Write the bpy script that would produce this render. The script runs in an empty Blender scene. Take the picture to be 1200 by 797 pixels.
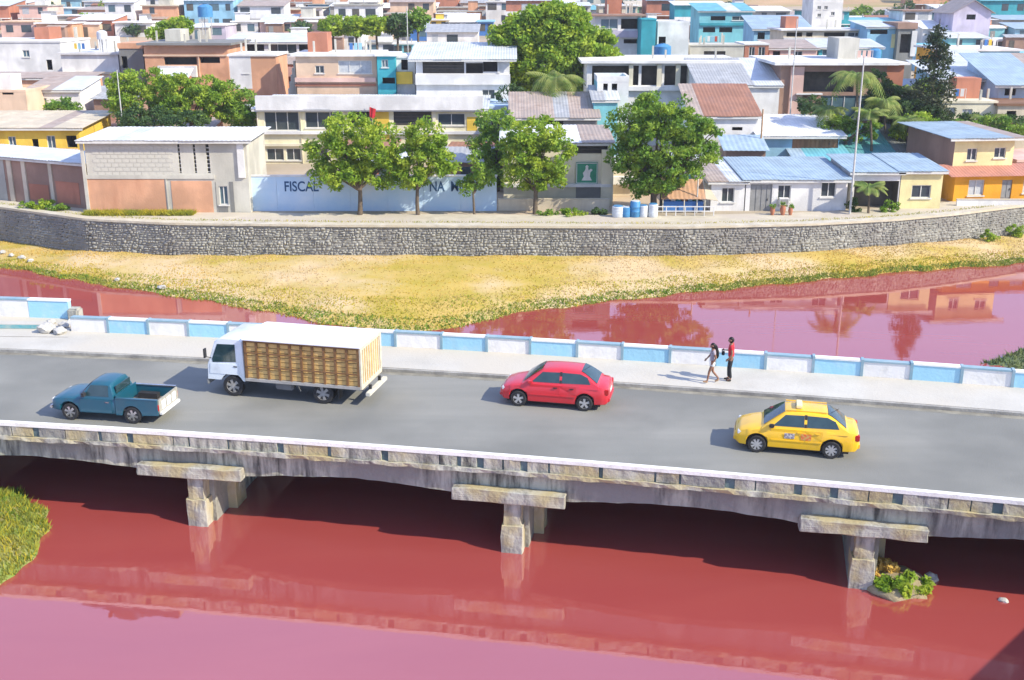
import bpy, bmesh, math, random
import numpy as np
from mathutils import Vector, Matrix, noise
random.seed(7); RNG = np.random.default_rng(7)
S = bpy.context.scene
R = math.radians
PI = math.pi

# ---------------------------------------------------------------- camera
F = 1300.0            # focal length in pixels of a 1200 px wide picture
PITCH = R(17.5)
CAMZ = 14.5           # metres above the bridge roadway (z = 0)
cam = bpy.data.cameras.new('camera')
cam_o = bpy.data.objects.new('camera', cam)
S.collection.objects.link(cam_o)
cam_o.location = (0, 0, CAMZ)
cam_o.rotation_euler = (R(90) - PITCH, 0, 0)
cam.sensor_width = 36
cam.lens = 36 * F / 1200
cam.clip_end = 3000
cam.clip_start = 0.5
S.camera = cam_o
S.render.resolution_x = 1024
S.render.resolution_y = 680

# ---------------------------------------------------------------- daylight
SUN_EL, SUN_AZ = R(37), R(-27)      # the sun stands to the right, a little on the camera's side
sd = Vector((math.cos(SUN_EL) * math.cos(SUN_AZ), math.cos(SUN_EL) * math.sin(SUN_AZ), math.sin(SUN_EL)))
W = bpy.data.worlds.new('World')
S.world = W
W.use_nodes = True
nt = W.node_tree
bg = nt.nodes['Background']
sky = nt.nodes.new('ShaderNodeTexSky')
sky.sky_type = 'NISHITA'
sky.sun_disc = False
sky.sun_elevation = SUN_EL
sky.sun_rotation = math.atan2(sd.x, sd.y)
sky.air_density = 1.15
sky.dust_density = 0.25
sky.ozone_density = 3.0
# thin bright veil of high cloud over the blue
wtc = nt.nodes.new('ShaderNodeTexCoord'); wmp = nt.nodes.new('ShaderNodeMapping'); wmp.inputs['Scale'].default_value = (1.2, 1.2, 4.0)
wnz = nt.nodes.new('ShaderNodeTexNoise'); wnz.inputs['Scale'].default_value = 1.6; wnz.inputs['Detail'].default_value = 5
wmr = nt.nodes.new('ShaderNodeMapRange'); wmr.inputs[1].default_value = 0.35; wmr.inputs[2].default_value = 0.75; wmr.inputs[3].default_value = 0.60; wmr.inputs[4].default_value = 0.85
wmx = nt.nodes.new('ShaderNodeMix'); wmx.data_type = 'RGBA'
nt.links.new(wtc.outputs['Generated'], wmp.inputs[0]); nt.links.new(wmp.outputs[0], wnz.inputs['Vector']); nt.links.new(wnz.outputs['Fac'], wmr.inputs[0])
nt.links.new(wmr.outputs[0], wmx.inputs[0]); nt.links.new(sky.outputs[0], wmx.inputs[6]); wmx.inputs[7].default_value = (3.0, 3.9, 7.3, 1)
nt.links.new(wmx.outputs[2], bg.inputs[0])
bg.inputs[1].default_value = 0.15
sun = bpy.data.lights.new('sun', 'SUN')
sun.energy = 5.0
sun.angle = R(0.5)
sun.color = (1.0, 0.92, 0.76)
sun_o = bpy.data.objects.new('sun', sun)
S.collection.objects.link(sun_o)
sun_o.rotation_euler = (-sd).to_track_quat('-Z', 'Y').to_euler()
S.view_settings.view_transform = 'Standard'
S.view_settings.look = 'None'
S.view_settings.exposure = 0.5
S.view_settings.gamma = 1.0
S.cycles.max_bounces = 6
S.cycles.use_denoising = True

# ---------------------------------------------------------------- measuring: photo row and column -> place
CP, SP = math.cos(PITCH), math.sin(PITCH)
def ray(px, py):
    tx, ty = (px - 600) / F, (398.5 - py) / F
    return Vector((tx, CP + ty * SP, -SP + ty * CP))
def on_z(px, py, z):
    d = ray(px, py); t = (z - CAMZ) / d.z
    return Vector((d.x * t, d.y * t, z))
def on_y(px, py, Y):
    d = ray(px, py); t = Y / d.y
    return Vector((d.x * t, Y, CAMZ + d.z * t))
def project(x, y, z):
    zc = y * CP + (CAMZ - z) * SP
    up = y * SP + (z - CAMZ) * CP
    return 600 + F * x / zc, 398.5 - F * up / zc
def smooth(a, b, x):
    t = min(1, max(0, (x - a) / (b - a))); return t * t * (3 - 2 * t)
WATER = -3.35
TOWN = -0.8
def town_h(x, y):
    h = float(np.interp(y, [0, 96, 130, 200, 300, 420, 600, 900], [TOWN, TOWN, 1, 4, 9, 12.6, 18, 30]))
    hill = 34 * math.exp(-((x - 125) / 75) ** 2) * smooth(345, 520, y)
    return h + hill
def y_of_row(px, py):
    "distance at which the town's ground passes through this picture row"
    lo, hi = 60, 600
    for _ in range(40):
        m = (lo + hi) / 2
        x = on_y(px, py, m).x
        if project(x, m, town_h(x, m))[1] > py: lo = m
        else: hi = m
    return lo

# ---------------------------------------------------------------- materials
MATS = {}
def mat(name, c, c2=None, scale=2.0, rough=0.85, bump=0.0, bscale=None, metal=0.0, spec=0.3,
        streak=False, lo=0.35, hi=0.65, c3=None, scale3=0.3, trans=0.0, coat=0.0, aniso=0.0, obj=True, rnd=0.0):
    if name in MATS: return MATS[name]
    m = bpy.data.materials.new(name); m.use_nodes = True
    n = m.node_tree.nodes; l = m.node_tree.links
    b = n['Principled BSDF']
    b.inputs['Roughness'].default_value = rough
    b.inputs['Metallic'].default_value = metal
    b.inputs['Specular IOR Level'].default_value = spec
    b.inputs['Coat Weight'].default_value = coat
    b.inputs['Coat Roughness'].default_value = 0.08
    if c2 is None: c2 = tuple(v * 0.78 for v in c)
    tc = n.new('ShaderNodeTexCoord')
    mp = n.new('ShaderNodeMapping')
    l.new(tc.outputs['Object'], mp.inputs[0])
    if aniso: mp.inputs['Scale'].default_value = (aniso, 1, 1); mp.inputs['Rotation'].default_value = (0, 0, 0.2)
    if streak: mp.inputs['Scale'].default_value = (1, 1, 0.18)
    nz = n.new('ShaderNodeTexNoise'); nz.inputs['Scale'].default_value = scale
    nz.inputs['Detail'].default_value = 6; nz.inputs['Roughness'].default_value = 0.62
    l.new(mp.outputs[0], nz.inputs['Vector'])
    mr = n.new('ShaderNodeMapRange'); mr.inputs[1].default_value = lo; mr.inputs[2].default_value = hi
    l.new(nz.outputs['Fac'], mr.inputs[0])
    mx = n.new('ShaderNodeMix'); mx.data_type = 'RGBA'
    l.new(mr.outputs[0], mx.inputs[0])
    mx.inputs[6].default_value = (*c, 1); mx.inputs[7].default_value = (*c2, 1)
    out = mx.outputs[2]
    if c3 is not None:
        n3 = n.new('ShaderNodeTexNoise'); n3.inputs['Scale'].default_value = scale3; n3.inputs['Detail'].default_value = 5
        l.new(tc.outputs['Object'], n3.inputs['Vector'])
        m3 = n.new('ShaderNodeMapRange'); m3.inputs[1].default_value = 0.45; m3.inputs[2].default_value = 0.6
        l.new(n3.outputs['Fac'], m3.inputs[0])
        x3 = n.new('ShaderNodeMix'); x3.data_type = 'RGBA'
        l.new(m3.outputs[0], x3.inputs[0]); l.new(out, x3.inputs[6]); x3.inputs[7].default_value = (*c3, 1)
        out = x3.outputs[2]
    if rnd > 0:
        oi = n.new('ShaderNodeObjectInfo')
        hs = n.new('ShaderNodeHueSaturation')
        rr = n.new('ShaderNodeMapRange'); rr.inputs[3].default_value = 1 - rnd; rr.inputs[4].default_value = 1 + rnd
        l.new(oi.outputs['Random'], rr.inputs[0]); l.new(rr.outputs[0], hs.inputs['Value'])
        l.new(out, hs.inputs['Color']); out = hs.outputs[0]
    l.new(out, b.inputs['Base Color'])
    if bump > 0:
        nb = n.new('ShaderNodeTexNoise'); nb.inputs['Scale'].default_value = bscale or scale * 6; nb.inputs['Detail'].default_value = 4
        l.new(tc.outputs['Object'], nb.inputs['Vector'])
        bp = n.new('ShaderNodeBump'); bp.inputs['Strength'].default_value = bump; bp.inputs['Distance'].default_value = 0.05
        l.new(nb.outputs['Fac'], bp.inputs['Height']); l.new(bp.outputs[0], b.inputs['Normal'])
    if trans > 0:
        tr = n.new('ShaderNodeBsdfTranslucent'); l.new(out, tr.inputs[0])
        ms = n.new('ShaderNodeMixShader'); ms.inputs[0].default_value = trans
        l.new(b.outputs[0], ms.inputs[1]); l.new(tr.outputs[0], ms.inputs[2])
        l.new(ms.outputs[0], n['Material Output'].inputs[0])
    MATS[name] = m
    return m

# ---------------------------------------------------------------- object helpers
COL = S.collection
def link(o, parent=None):
    COL.objects.link(o)
    if parent is not None: o.parent = parent
    return o
def tag(o, label=None, cat=None, group=None, kind=None):
    if label: o['label'] = label
    if cat: o['category'] = cat
    if group: o['group'] = group
    if kind: o['kind'] = kind
    return o
def thing(name, label, cat, loc=(0, 0, 0), rz=0.0, group=None):
    o = bpy.data.objects.new(name, None); o.empty_display_size = 0.3
    o.location = loc; o.rotation_euler = (0, 0, rz)
    link(o); return tag(o, label, cat, group)
def inst(name, data, parent, loc=(0, 0, 0), rot=(0, 0, 0), sc=(1, 1, 1)):
    o = bpy.data.objects.new(name, data); o.location = loc; o.rotation_euler = rot; o.scale = sc
    return link(o, parent)
def copy_tree(o, parent=None):
    c = o.copy(); COL.objects.link(c)
    if parent is not None: c.parent = parent
    for ch in [k for k in COL.objects if k.parent == o]: copy_tree(ch, c)
    return c

class MB:
    "collects shapes for ONE mesh"
    def __init__(s): s.v = []; s.f = []; s.m = []; s.k = 0
    def poly(s, pts):
        n = len(s.v); s.v += [tuple(p) for p in pts]; s.f.append(tuple(range(n, n + len(pts)))); s.m.append(s.k); return s
    def box(s, x0, x1, y0, y1, z0, z1):
        n = len(s.v)
        s.v += [(x0, y0, z0), (x1, y0, z0), (x1, y1, z0), (x0, y1, z0), (x0, y0, z1), (x1, y0, z1), (x1, y1, z1), (x0, y1, z1)]
        for q in ((0, 3, 2, 1), (4, 5, 6, 7), (0, 1, 5, 4), (1, 2, 6, 5), (2, 3, 7, 6), (3, 0, 4, 7)):
            s.f.append(tuple(n + i for i in q)); s.m.append(s.k)
        return s
    def tube(s, pts, rad, n=8, caps=True):
        pts = [Vector(p) for p in pts]
        if not isinstance(rad, (list, tuple)): rad = [rad] * len(pts)
        base = len(s.v); up = None
        for i, p in enumerate(pts):
            d = (pts[min(i + 1, len(pts) - 1)] - pts[max(i - 1, 0)]).normalized()
            if up is None: up = Vector((0, 0, 1)) if abs(d.z) < 0.9 else Vector((1, 0, 0))
            a = d.cross(up).normalized(); b = d.cross(a).normalized(); up = b.cross(d) * -1 if False else up
            for k in range(n):
                t = 2 * PI * k / n
                s.v.append(tuple(p + (a * math.cos(t) + b * math.sin(t)) * rad[i]))
        for i in range(len(pts) - 1):
            for k in range(n):
                q = base + i * n
                s.f.append((q + k, q + (k + 1) % n, q + n + (k + 1) % n, q + n + k)); s.m.append(s.k)
        if caps:
            s.f.append(tuple(base + k for k in range(n))[::-1]); s.m.append(s.k)
            s.f.append(tuple(base + (len(pts) - 1) * n + k for k in range(n))); s.m.append(s.k)
        return s
    def prism(s, poly2, axis, a, b):
        "poly2 extruded along axis (0,1,2) from a to b"
        def P(p, t):
            if axis == 0: return (t, p[0], p[1])
            if axis == 1: return (p[0], t, p[1])
            return (p[0], p[1], t)
        n = len(s.v); k = len(poly2)
        s.v += [P(p, a) for p in poly2] + [P(p, b) for p in poly2]
        s.f.append(tuple(n + i for i in range(k))); s.m.append(s.k)
        s.f.append(tuple(n + k + i for i in range(k))[::-1]); s.m.append(s.k)
        for i in range(k):
            j = (i + 1) % k
            s.f.append((n + i, n + k + i, n + k + j, n + j)); s.m.append(s.k)
        return s
    def rings(s, rs, closed=True, caps=True):
        base = len(s.v); n = len(rs[0])
        for r in rs: s.v += [tuple(p) for p in r]
        for i in range(len(rs) - 1):
            for k in range(n if closed else n - 1):
                q = base + i * n
                s.f.append((q + k, q + (k + 1) % n, q + n + (k + 1) % n, q + n + k)); s.m.append(s.k)
        if caps and closed:
            s.f.append(tuple(base + k for k in range(n))[::-1]); s.m.append(s.k)
            s.f.append(tuple(base + (len(rs) - 1) * n + k for k in range(n))); s.m.append(s.k)
        return s
    def mesh(s, name, *mats, smooth_angle=None, bevel=0.0):
        me = bpy.data.meshes.new(name)
        me.from_pydata(s.v, [], s.f)
        for m in mats: me.materials.append(m)
        if len(mats) > 1: me.polygons.foreach_set('material_index', s.m)
        bm = bmesh.new(); bm.from_mesh(me)
        bmesh.ops.recalc_face_normals(bm, faces=bm.faces)
        if bevel > 0:
            bmesh.ops.bevel(bm, geom=[e for e in bm.edges if len(e.link_faces) == 2 and e.calc_face_angle(0) > 0.5], offset=bevel, segments=2, affect='EDGES', clamp_overlap=True)
        bm.to_mesh(me); bm.free()
        if smooth_angle is not None:
            me.polygons.foreach_set('use_smooth', [True] * len(me.polygons))
            try: me.set_sharp_from_angle(angle=smooth_angle)
            except Exception: pass
        me.update(); return me
    def build(s, name, m, parent=None, loc=(0, 0, 0), rot=(0, 0, 0), **kw):
        mats = m if isinstance(m, (list, tuple)) else (m,)
        o = bpy.data.objects.new(name, s.mesh(name, *mats, **kw)); o.location = loc; o.rotation_euler = rot
        return link(o, parent)

def quick_mesh(name, V, Q, m):
    "numpy: V (n,3) points, Q (k,4) or (k,3) faces"
    me = bpy.data.meshes.new(name)
    k, w = Q.shape
    me.vertices.add(len(V)); me.vertices.foreach_set('co', V.astype(np.float32).ravel())
    me.loops.add(k * w); me.loops.foreach_set('vertex_index', Q.astype(np.int32).ravel())
    me.polygons.add(k); me.polygons.foreach_set('loop_start', np.arange(0, k * w, w, dtype=np.int32))
    me.update(calc_edges=True); me.validate()
    for x in (m if isinstance(m, (list, tuple)) else [m]): me.materials.append(x)
    return me
ORD = ['first', 'second', 'third', 'fourth', 'fifth', 'sixth', 'seventh', 'eighth', 'ninth', 'tenth', 'eleventh', 'twelfth',
       'thirteenth', 'fourteenth', 'fifteenth', 'sixteenth', 'seventeenth', 'eighteenth', 'nineteenth', 'twentieth'] + ['%dth' % k for k in range(21, 60)]
# ================================================================ WATER, BANKS, TERRAIN
def water_material():
    m = bpy.data.materials.new('red_river_water'); m.use_nodes = True
    n = m.node_tree.nodes; l = m.node_tree.links
    n.remove(n['Principled BSDF'])
    tc = n.new('ShaderNodeTexCoord')
    m0 = n.new('ShaderNodeMapping'); m0.inputs['Scale'].default_value = (0.35, 1.5, 1); m0.inputs['Rotation'].default_value = (0, 0, 0.25)
    l.new(tc.outputs['Object'], m0.inputs[0])
    nz = n.new('ShaderNodeTexNoise'); nz.inputs['Scale'].default_value = 0.28; nz.inputs['Detail'].default_value = 8; nz.inputs['Roughness'].default_value = 0.6; nz.inputs['Distortion'].default_value = 0.6
    l.new(m0.outputs[0], nz.inputs['Vector'])
    mx = n.new('ShaderNodeMix'); mx.data_type = 'RGBA'
    l.new(nz.outputs['Fac'], mx.inputs[0])
    mx.inputs[6].default_value = (0.31, 0.050, 0.048, 1); mx.inputs[7].default_value = (0.375, 0.075, 0.062, 1)
    df = n.new('ShaderNodeBsdfDiffuse'); l.new(mx.outputs[2], df.inputs[0])
    gl = n.new('ShaderNodeBsdfGlossy'); gl.inputs['Roughness'].default_value = 0.02; gl.inputs[0].default_value = (1, 1, 1, 1)
    fr = n.new('ShaderNodeFresnel'); fr.inputs[0].default_value = 2.5
    mp = n.new('ShaderNodeMapping'); mp.inputs['Scale'].default_value = (1, 2.4, 1)
    l.new(tc.outputs['Object'], mp.inputs[0])
    rp = n.new('ShaderNodeTexNoise'); rp.inputs['Scale'].default_value = 1.1; rp.inputs['Detail'].default_value = 5
    l.new(mp.outputs[0], rp.inputs['Vector'])
    bp = n.new('ShaderNodeBump'); bp.inputs['Strength'].default_value = 0.035; bp.inputs['Distance'].default_value = 0.05
    l.new(rp.outputs['Fac'], bp.inputs['Height'])
    l.new(bp.outputs[0], gl.inputs['Normal'])
    ms = n.new('ShaderNodeMixShader')
    l.new(fr.outputs[0], ms.inputs[0]); l.new(df.outputs[0], ms.inputs[1]); l.new(gl.outputs[0], ms.inputs[2])
    l.new(ms.outputs[0], n['Material Output'].inputs[0])
    return m
tag(MB().poly([(-400, -60, WATER), (400, -60, WATER), (400, 140, WATER), (-400, 140, WATER)]).build('river_water', water_material()), kind='structure')

# retaining wall line (top edge) and shoreline, read off the photograph
WT = [on_z(x, y, TOWN) for x, y in ((0, 244), (50, 251), (100, 258), (200, 263), (400, 265.5), (800, 267.5), (950, 264), (1050, 258.5), (1120, 252), (1200, 242))]
WX = [p.x for p in WT]; WY = [p.y for p in WT]
def wall_y(x):
    if x < WX[0]: return WY[0] + (WX[0] - x) * 0.35
    if x > WX[-1]: return WY[-1] + (x - WX[-1]) * 0.35
    return float(np.interp(x, WX, WY))
BB = [(0, 292), (100, 293), (400, 299), (800, 300), (950, 294), (1060, 284), (1200, 274)]
def wall_base_z(x):
    px = [0] * len(BB); zs = []
    xs = []
    for i, (a, b) in enumerate(BB):
        X = on_z(a, b - 20, -2).x
        p = on_y(a, b, wall_y(X)); xs.append(X); zs.append(p.z)
    return max(-3.25, min(-2.5, float(np.interp(x, xs, zs))))
SH = [on_z(x, y, WATER) for x, y in ((0, 314), (33, 318), (100, 331), (177, 343), (290, 361), (377, 379), (430, 387), (523, 388), (560, 378), (600, 368), (683, 357), (800, 344), (933, 331), (1067, 318), (1200, 309))]
SX = [p.x for p in SH]; SY = [p.y for p in SH]
def shore_y(x):
    w = 0.35 * math.sin(x * 1.3) + 0.2 * math.sin(x * 3.1 + 1)
    if x < SX[0]: return SY[0] + (SX[0] - x) * 0.3 + w
    if x > SX[-1]: return SY[-1] + (x - SX[-1]) * 0.3 + w
    return float(np.interp(x, SX, SY)) + w * 0.6

soil = mat('dry_bank_grass_soil', (0.53, 0.37, 0.10), (0.40, 0.31, 0.045), scale=0.35, rough=0.95, bump=0.6, bscale=5, c3=(0.58, 0.44, 0.24), scale3=0.16)
def bank_sheet():
    xs = np.concatenate([np.linspace(-200, -45, 16), np.linspace(-44, 44, 130), np.linspace(46, 200, 16)])
    n = 22; V = []; Fc = []
    for x in xs:
        ys, yw, zb = shore_y(x), wall_y(x) + 0.3, wall_base_z(x)
        for j in range(n + 1):
            t = j / n
            y = (ys - 2.5) + (yw - ys + 2.5) * t
            d = y - ys
            if d < 0: z = WATER + d * 0.35
            else:
                L = yw - ys
                z = WATER + (zb - WATER) * (1 - (1 - min(1, d / L)) ** 2.2)
                z += 0.10 * noise.noise(Vector((x * 0.5, y * 0.5, 0))) * smooth(0, 2, d)
            V.append((x, y, z))
    m = n + 1
    for i in range(len(xs) - 1):
        for j in range(n):
            Fc.append((i * m + j, (i + 1) * m + j, (i + 1) * m + j + 1, i * m + j + 1))
    me = quick_mesh('grass_bank', np.array(V), np.array(Fc), soil)
    me.polygons.foreach_set('use_smooth', [True] * len(me.polygons))
    o = link(bpy.data.objects.new('grass_bank', me)); return tag(o, kind='structure')
bank_sheet()
def bank_z(x, y):
    ys, yw, zb = shore_y(x), wall_y(x) + 0.3, wall_base_z(x)
    d = y - ys
    if d < 0: return WATER + d * 0.35
    return WATER + (zb - WATER) * (1 - (1 - min(1, d / (yw - ys))) ** 2.2) + 0.10 * noise.noise(Vector((x * 0.5, y * 0.5, 0))) * smooth(0, 2, d)

town_soil = mat('dusty_town_ground', (0.42, 0.36, 0.27), (0.33, 0.27, 0.19), scale=0.15, rough=0.95, bump=0.3, bscale=2, c3=(0.46, 0.34, 0.22), scale3=0.03)
def town_sheet():
    xs = np.concatenate([np.linspace(-420, -50, 30), np.linspace(-46, 46, 60), np.linspace(50, 420, 34)])
    ys = np.concatenate([[0, 1.5, 4, 8], np.linspace(14, 60, 12), np.linspace(70, 520, 46), [700, 1000, 1600]])
    V = []; Fc = []; m = len(ys)
    for x in xs:
        y0 = wall_y(x) + 0.25
        for d in ys:
            y = y0 + d
            V.append((x * (1 + d / 500), y, town_h(x * (1 + d / 500), y) + (0.5 * noise.noise(Vector((x * .05, y * .05, 3))) * smooth(20, 80, d))))
    for i in range(len(xs) - 1):
        for j in range(m - 1):
            Fc.append((i * m + j, (i + 1) * m + j, (i + 1) * m + j + 1, i * m + j + 1))
    me = quick_mesh('town_ground', np.array(V), np.array(Fc), town_soil)
    me.polygons.foreach_set('use_smooth', [True] * len(me.polygons))
    tag(link(bpy.data.objects.new('town_ground', me)), kind='structure')
town_sheet()
hillm = mat('dry_brown_hillside', (0.50, 0.33, 0.18), (0.38, 0.25, 0.14), scale=0.05, rough=0.95, bump=0.3, bscale=1, c3=(0.30, 0.26, 0.10), scale3=0.03)
tg_ = bpy.data.objects['town_ground'].data; tg_.materials.append(hillm)
for f_ in tg_.polygons:
    if f_.center.y > 335 and 30 < f_.center.x < 260: f_.material_index = 1
# river bed far below the water so nothing floats at the edges
tag(MB().poly([(-400, -60, -6.5), (400, -60, -6.5), (400, 140, -6.5), (-400, 140, -6.5)]).build('riverbed', soil), kind='structure')

# stone retaining wall: body, pale coping, rubble stone facing, joined because past the limit
stone = mat('weathered_wall_stone', (0.43, 0.42, 0.37), (0.24, 0.24, 0.215), scale=2.2, rough=0.9, bump=0.5, bscale=14, c3=(0.24, 0.23, 0.21), scale3=0.4)
mortar = mat('dark_wall_mortar', (0.28, 0.27, 0.245), (0.18, 0.18, 0.165), scale=1.4, rough=0.95, bump=0.4)
coping = mat('pale_wall_coping', (0.58, 0.53, 0.42), (0.42, 0.38, 0.30), scale=1.2, rough=0.9, bump=0.3, c3=(0.50, 0.44, 0.32))
rw = thing('retaining_wall', 'long grey rubble stone retaining wall with a pale top above the dry grass bank', 'stone wall', (0, 76, TOWN))
def strip(xs, fn_profile, name, m, parent=None, off=(0, 0, 0), **kw):
    mb = MB(); rs = []
    for x in xs: rs.append([Vector(p) - Vector(off) for p in fn_profile(x)])
    mb.rings(rs)
    return mb.build(name, m, parent, **kw)
RX = list(np.linspace(-120, -45, 8)) + list(np.linspace(-42, 42, 85)) + list(np.linspace(45, 120, 8))
OFF = (0, 76, TOWN)
strip(RX, lambda x: [(x, wall_y(x), -4.2), (x, wall_y(x) + 0.5, -4.2), (x, wall_y(x) + 0.5, TOWN - 0.02), (x, wall_y(x), TOWN - 0.02)], 'wall_body', mortar, rw, OFF)
strip(RX, lambda x: [(x, wall_y(x) - 0.12, TOWN - 0.02), (x, wall_y(x) + 0.75, TOWN - 0.02), (x, wall_y(x) + 0.75, TOWN + 0.13), (x, wall_y(x) - 0.12, TOWN + 0.13)], 'coping', coping, rw, OFF)
def stones():
    V = []; Q = []
    rr = random.Random(3)
    z = -3.4
    while z < TOWN - 0.1:
        h = rr.uniform(0.13, 0.23)
        x = -55 + rr.uniform(0, .3)
        while x < 55:
            w = rr.uniform(0.12, 0.42)
            y = wall_y(x + w / 2)
            zb = wall_base_z(x)
            if z + h > zb:
                dz = rr.uniform(-.07, .07) + .05 * math.sin(x * 2.3); p = rr.uniform(.02, .09); top = min(z + h - .02 + dz, TOWN - 0.03)
                n = len(V); sx = w * .16; sz = h * .18
                y1 = wall_y(x + w - .03)
                V += [(x + .02, wall_y(x) , z + .02), (x + w - .03, y1, z + .02 + dz), (x + w - .03, y1, top), (x + .02, wall_y(x), top + rr.uniform(-.03, 0)),
                      (x + .02 + sx, y - p, z + .02 + sz), (x + w - .03 - sx, y - p, z + .02 + sz), (x + w - .03 - sx, y - p - .01, top - sz), (x + .02 + sx, y - p, top - sz)]
                Q += [(n + 4, n + 5, n + 6, n + 7), (n, n + 1, n + 5, n + 4), (n + 1, n + 2, n + 6, n + 5), (n + 2, n + 3, n + 7, n + 6), (n + 3, n, n + 4, n + 7)]
            x += w
        z += h
    me = quick_mesh('stone_facing', np.array(V) - np.array(OFF), np.array(Q), stone)
    o = link(bpy.data.objects.new('stone_facing', me), rw); o['kind'] = 'stuff'
stones()
# promenade behind the wall
prom = mat('sandy_promenade', (0.56, 0.50, 0.38), (0.44, 0.39, 0.29), scale=0.8, rough=0.95, bump=0.3, c3=(0.48, 0.42, 0.34))
mb = MB(); rs = []
for x in RX: rs.append([Vector((x, wall_y(x) + 0.72, TOWN + 0.05)), Vector((x, wall_y(x) + 4.2, TOWN + 0.06))])
mb.rings(rs, closed=False); tag(mb.build('promenade', prom), kind='structure')

# left foreground bank and the tip beyond the bridge on the right
def blob_bank(name, pts, zc, top, m, seed=0):
    "closed outline at water level, domed"
    c = sum((Vector(p) for p in pts), Vector()) / len(pts)
    V = []; Q = []
    ring = []
    P = []
    for i in range(len(pts)):
        a, b = Vector(pts[i]), Vector(pts[(i + 1) % len(pts)])
        for k in range(8):
            q = a.lerp(b, k / 8); q = q + (q - c).normalized() * 0.3 * noise.noise(q * 0.9); P.append(q)
    N = len(P); K = 9
    for j in range(K):
        t = j / K
        for p in P:
            q = p.lerp(c, t); z = WATER - 0.3 + (top + 0.3) * (1 - (1 - t) ** 2) + 0.12 * noise.noise(q * 1.3) * (t > 0)
            V.append((q.x, q.y, z))
    V.append((c.x, c.y, WATER + top))
    for j in range(K - 1):
        for i in range(N):
            Q.append((j * N + i, j * N + (i + 1) % N, (j + 1) * N + (i + 1) % N, (j + 1) * N + i))
    for i in range(N): Q.append(((K - 1) * N + i, (K - 1) * N + (i + 1) % N, K * N, K * N))
    mbb = MB(); mbb.v = V; mbb.f = [q if q[2] != q[3] else q[:3] for q in Q]; mbb.m = [0] * len(Q)
    return tag(mbb.build(name, m, smooth_angle=R(60)), kind='structure')
green_soil = mat('green_bank_soil', (0.20, 0.22, 0.05), (0.33, 0.27, 0.12), scale=0.9, rough=0.95, bump=0.6, bscale=6, c3=(0.15, 0.25, 0.04), scale3=0.5)
LB = [on_z(x, y, WATER) for x, y in ((-150, 550), (0, 566), (35, 570), (66, 588), (68, 622), (56, 652), (28, 682), (0, 704), (-80, 740), (-260, 760), (-300, 600))]
blob_bank('left_grass_mound', LB, WATER, 0.9, green_soil)
RB = [on_z(x, y, WATER) for x, y in ((1110, 432), (1150, 417), (1190, 401), (1260, 380), (1400, 372), (1480, 400), (1400, 452), (1200, 450))]
blob_bank('far_right_mound', RB, WATER, 0.35, mat('dark_green_mud', (0.13, 0.17, 0.06), (0.24, 0.22, 0.12), scale=1.0, rough=0.95, bump=0.5, c3=(0.10, 0.15, 0.07)))

# ================================================================ BRIDGE
def edge_y(x): return 33.1 - 0.195 * x - 0.00154 * x * x
def bp_(x, off, z):
    "point on the bridge: x along, off metres behind the near edge"
    t = Vector((1, -0.195 - 0.00308 * x, 0)).normalized(); nrm = Vector((-t.y, t.x, 0))
    return Vector((x, edge_y(x), z)) + nrm * off
def tangent(x): return math.atan(-0.195 - 0.00308 * x)
def sweep(x0, x1, prof, n=None, jit=0.0):
    n = n or max(1, int((x1 - x0) / 1.0))
    mb = MB(); rs = []
    for i in range(n + 1):
        x = x0 + (x1 - x0) * i / n
        rs.append([bp_(x, o + jit * noise.noise(Vector((x * 2.1, o * 9, z * 7))) + jit * .6 * noise.noise(Vector((x * 6.3, o * 5, z * 9))), z + jit * .9 * noise.noise(Vector((x * 1.7, 5 + o * 9, z * 7)))) for o, z in (prof(x) if callable(prof) else prof)])
    mb.rings(rs); return mb
BX0, BX1 = -62, 48
def box_prof(o0, o1, z0, z1): return [(o0, z0), (o1, z0), (o1, z1), (o0, z1)]
conc = mat('stained_bridge_concrete', (0.46, 0.46, 0.37), (0.09, 0.09, 0.075), scale=3.2, rough=0.92, bump=0.9, bscale=7, streak=True, lo=0.42, hi=0.64, c3=(0.24, 0.235, 0.21), scale3=0.35)
conc_l = mat('pale_bridge_concrete', (0.42, 0.41, 0.345), (0.13, 0.125, 0.11), scale=2.6, rough=0.92, bump=0.6, bscale=9, streak=True, lo=0.46, hi=0.66, c3=(0.40, 0.34, 0.19), scale3=0.7)
conc_d = mat('shade_toned_underside_concrete', (0.15, 0.21, 0.21), (0.07, 0.105, 0.11), scale=0.9, rough=0.95, bump=0.3)  # under-deck shade put into the dark teal colour
asph = mat('worn_grey_asphalt', (0.265, 0.26, 0.228), (0.215, 0.215, 0.19), scale=0.5, rough=0.9, bump=0.25, bscale=22, c3=(0.18, 0.18, 0.16), scale3=0.14, aniso=0.10)
walkm = mat('pale_sidewalk_concrete', (0.52, 0.50, 0.44), (0.44, 0.42, 0.365), scale=0.5, rough=0.92, bump=0.25, bscale=10, c3=(0.50, 0.46, 0.38), scale3=0.15)
kerbm = mat('white_kerb_paint', (0.80, 0.79, 0.74), (0.60, 0.58, 0.52), scale=2.5, rough=0.85, bump=0.2, lo=0.5, hi=0.72)
ROAD_W, WALK_W = 7.75, 2.65
br = thing('road_bridge', 'low weathered concrete road bridge on arched girders crossing the red river', 'bridge', (0, 33.1, 0))
def bput(mb, name, m, parent=br, **kw):
    o = mb.build(name, m, parent, **kw); o.location = (0, -33.1, 0) if parent is br else (0, 0, 0); return o
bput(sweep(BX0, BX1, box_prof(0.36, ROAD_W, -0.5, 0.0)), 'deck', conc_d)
tag(sweep(BX0, BX1, box_prof(0.152, ROAD_W, -0.02, 0.006)).build('road', asph), kind='structure')
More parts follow.
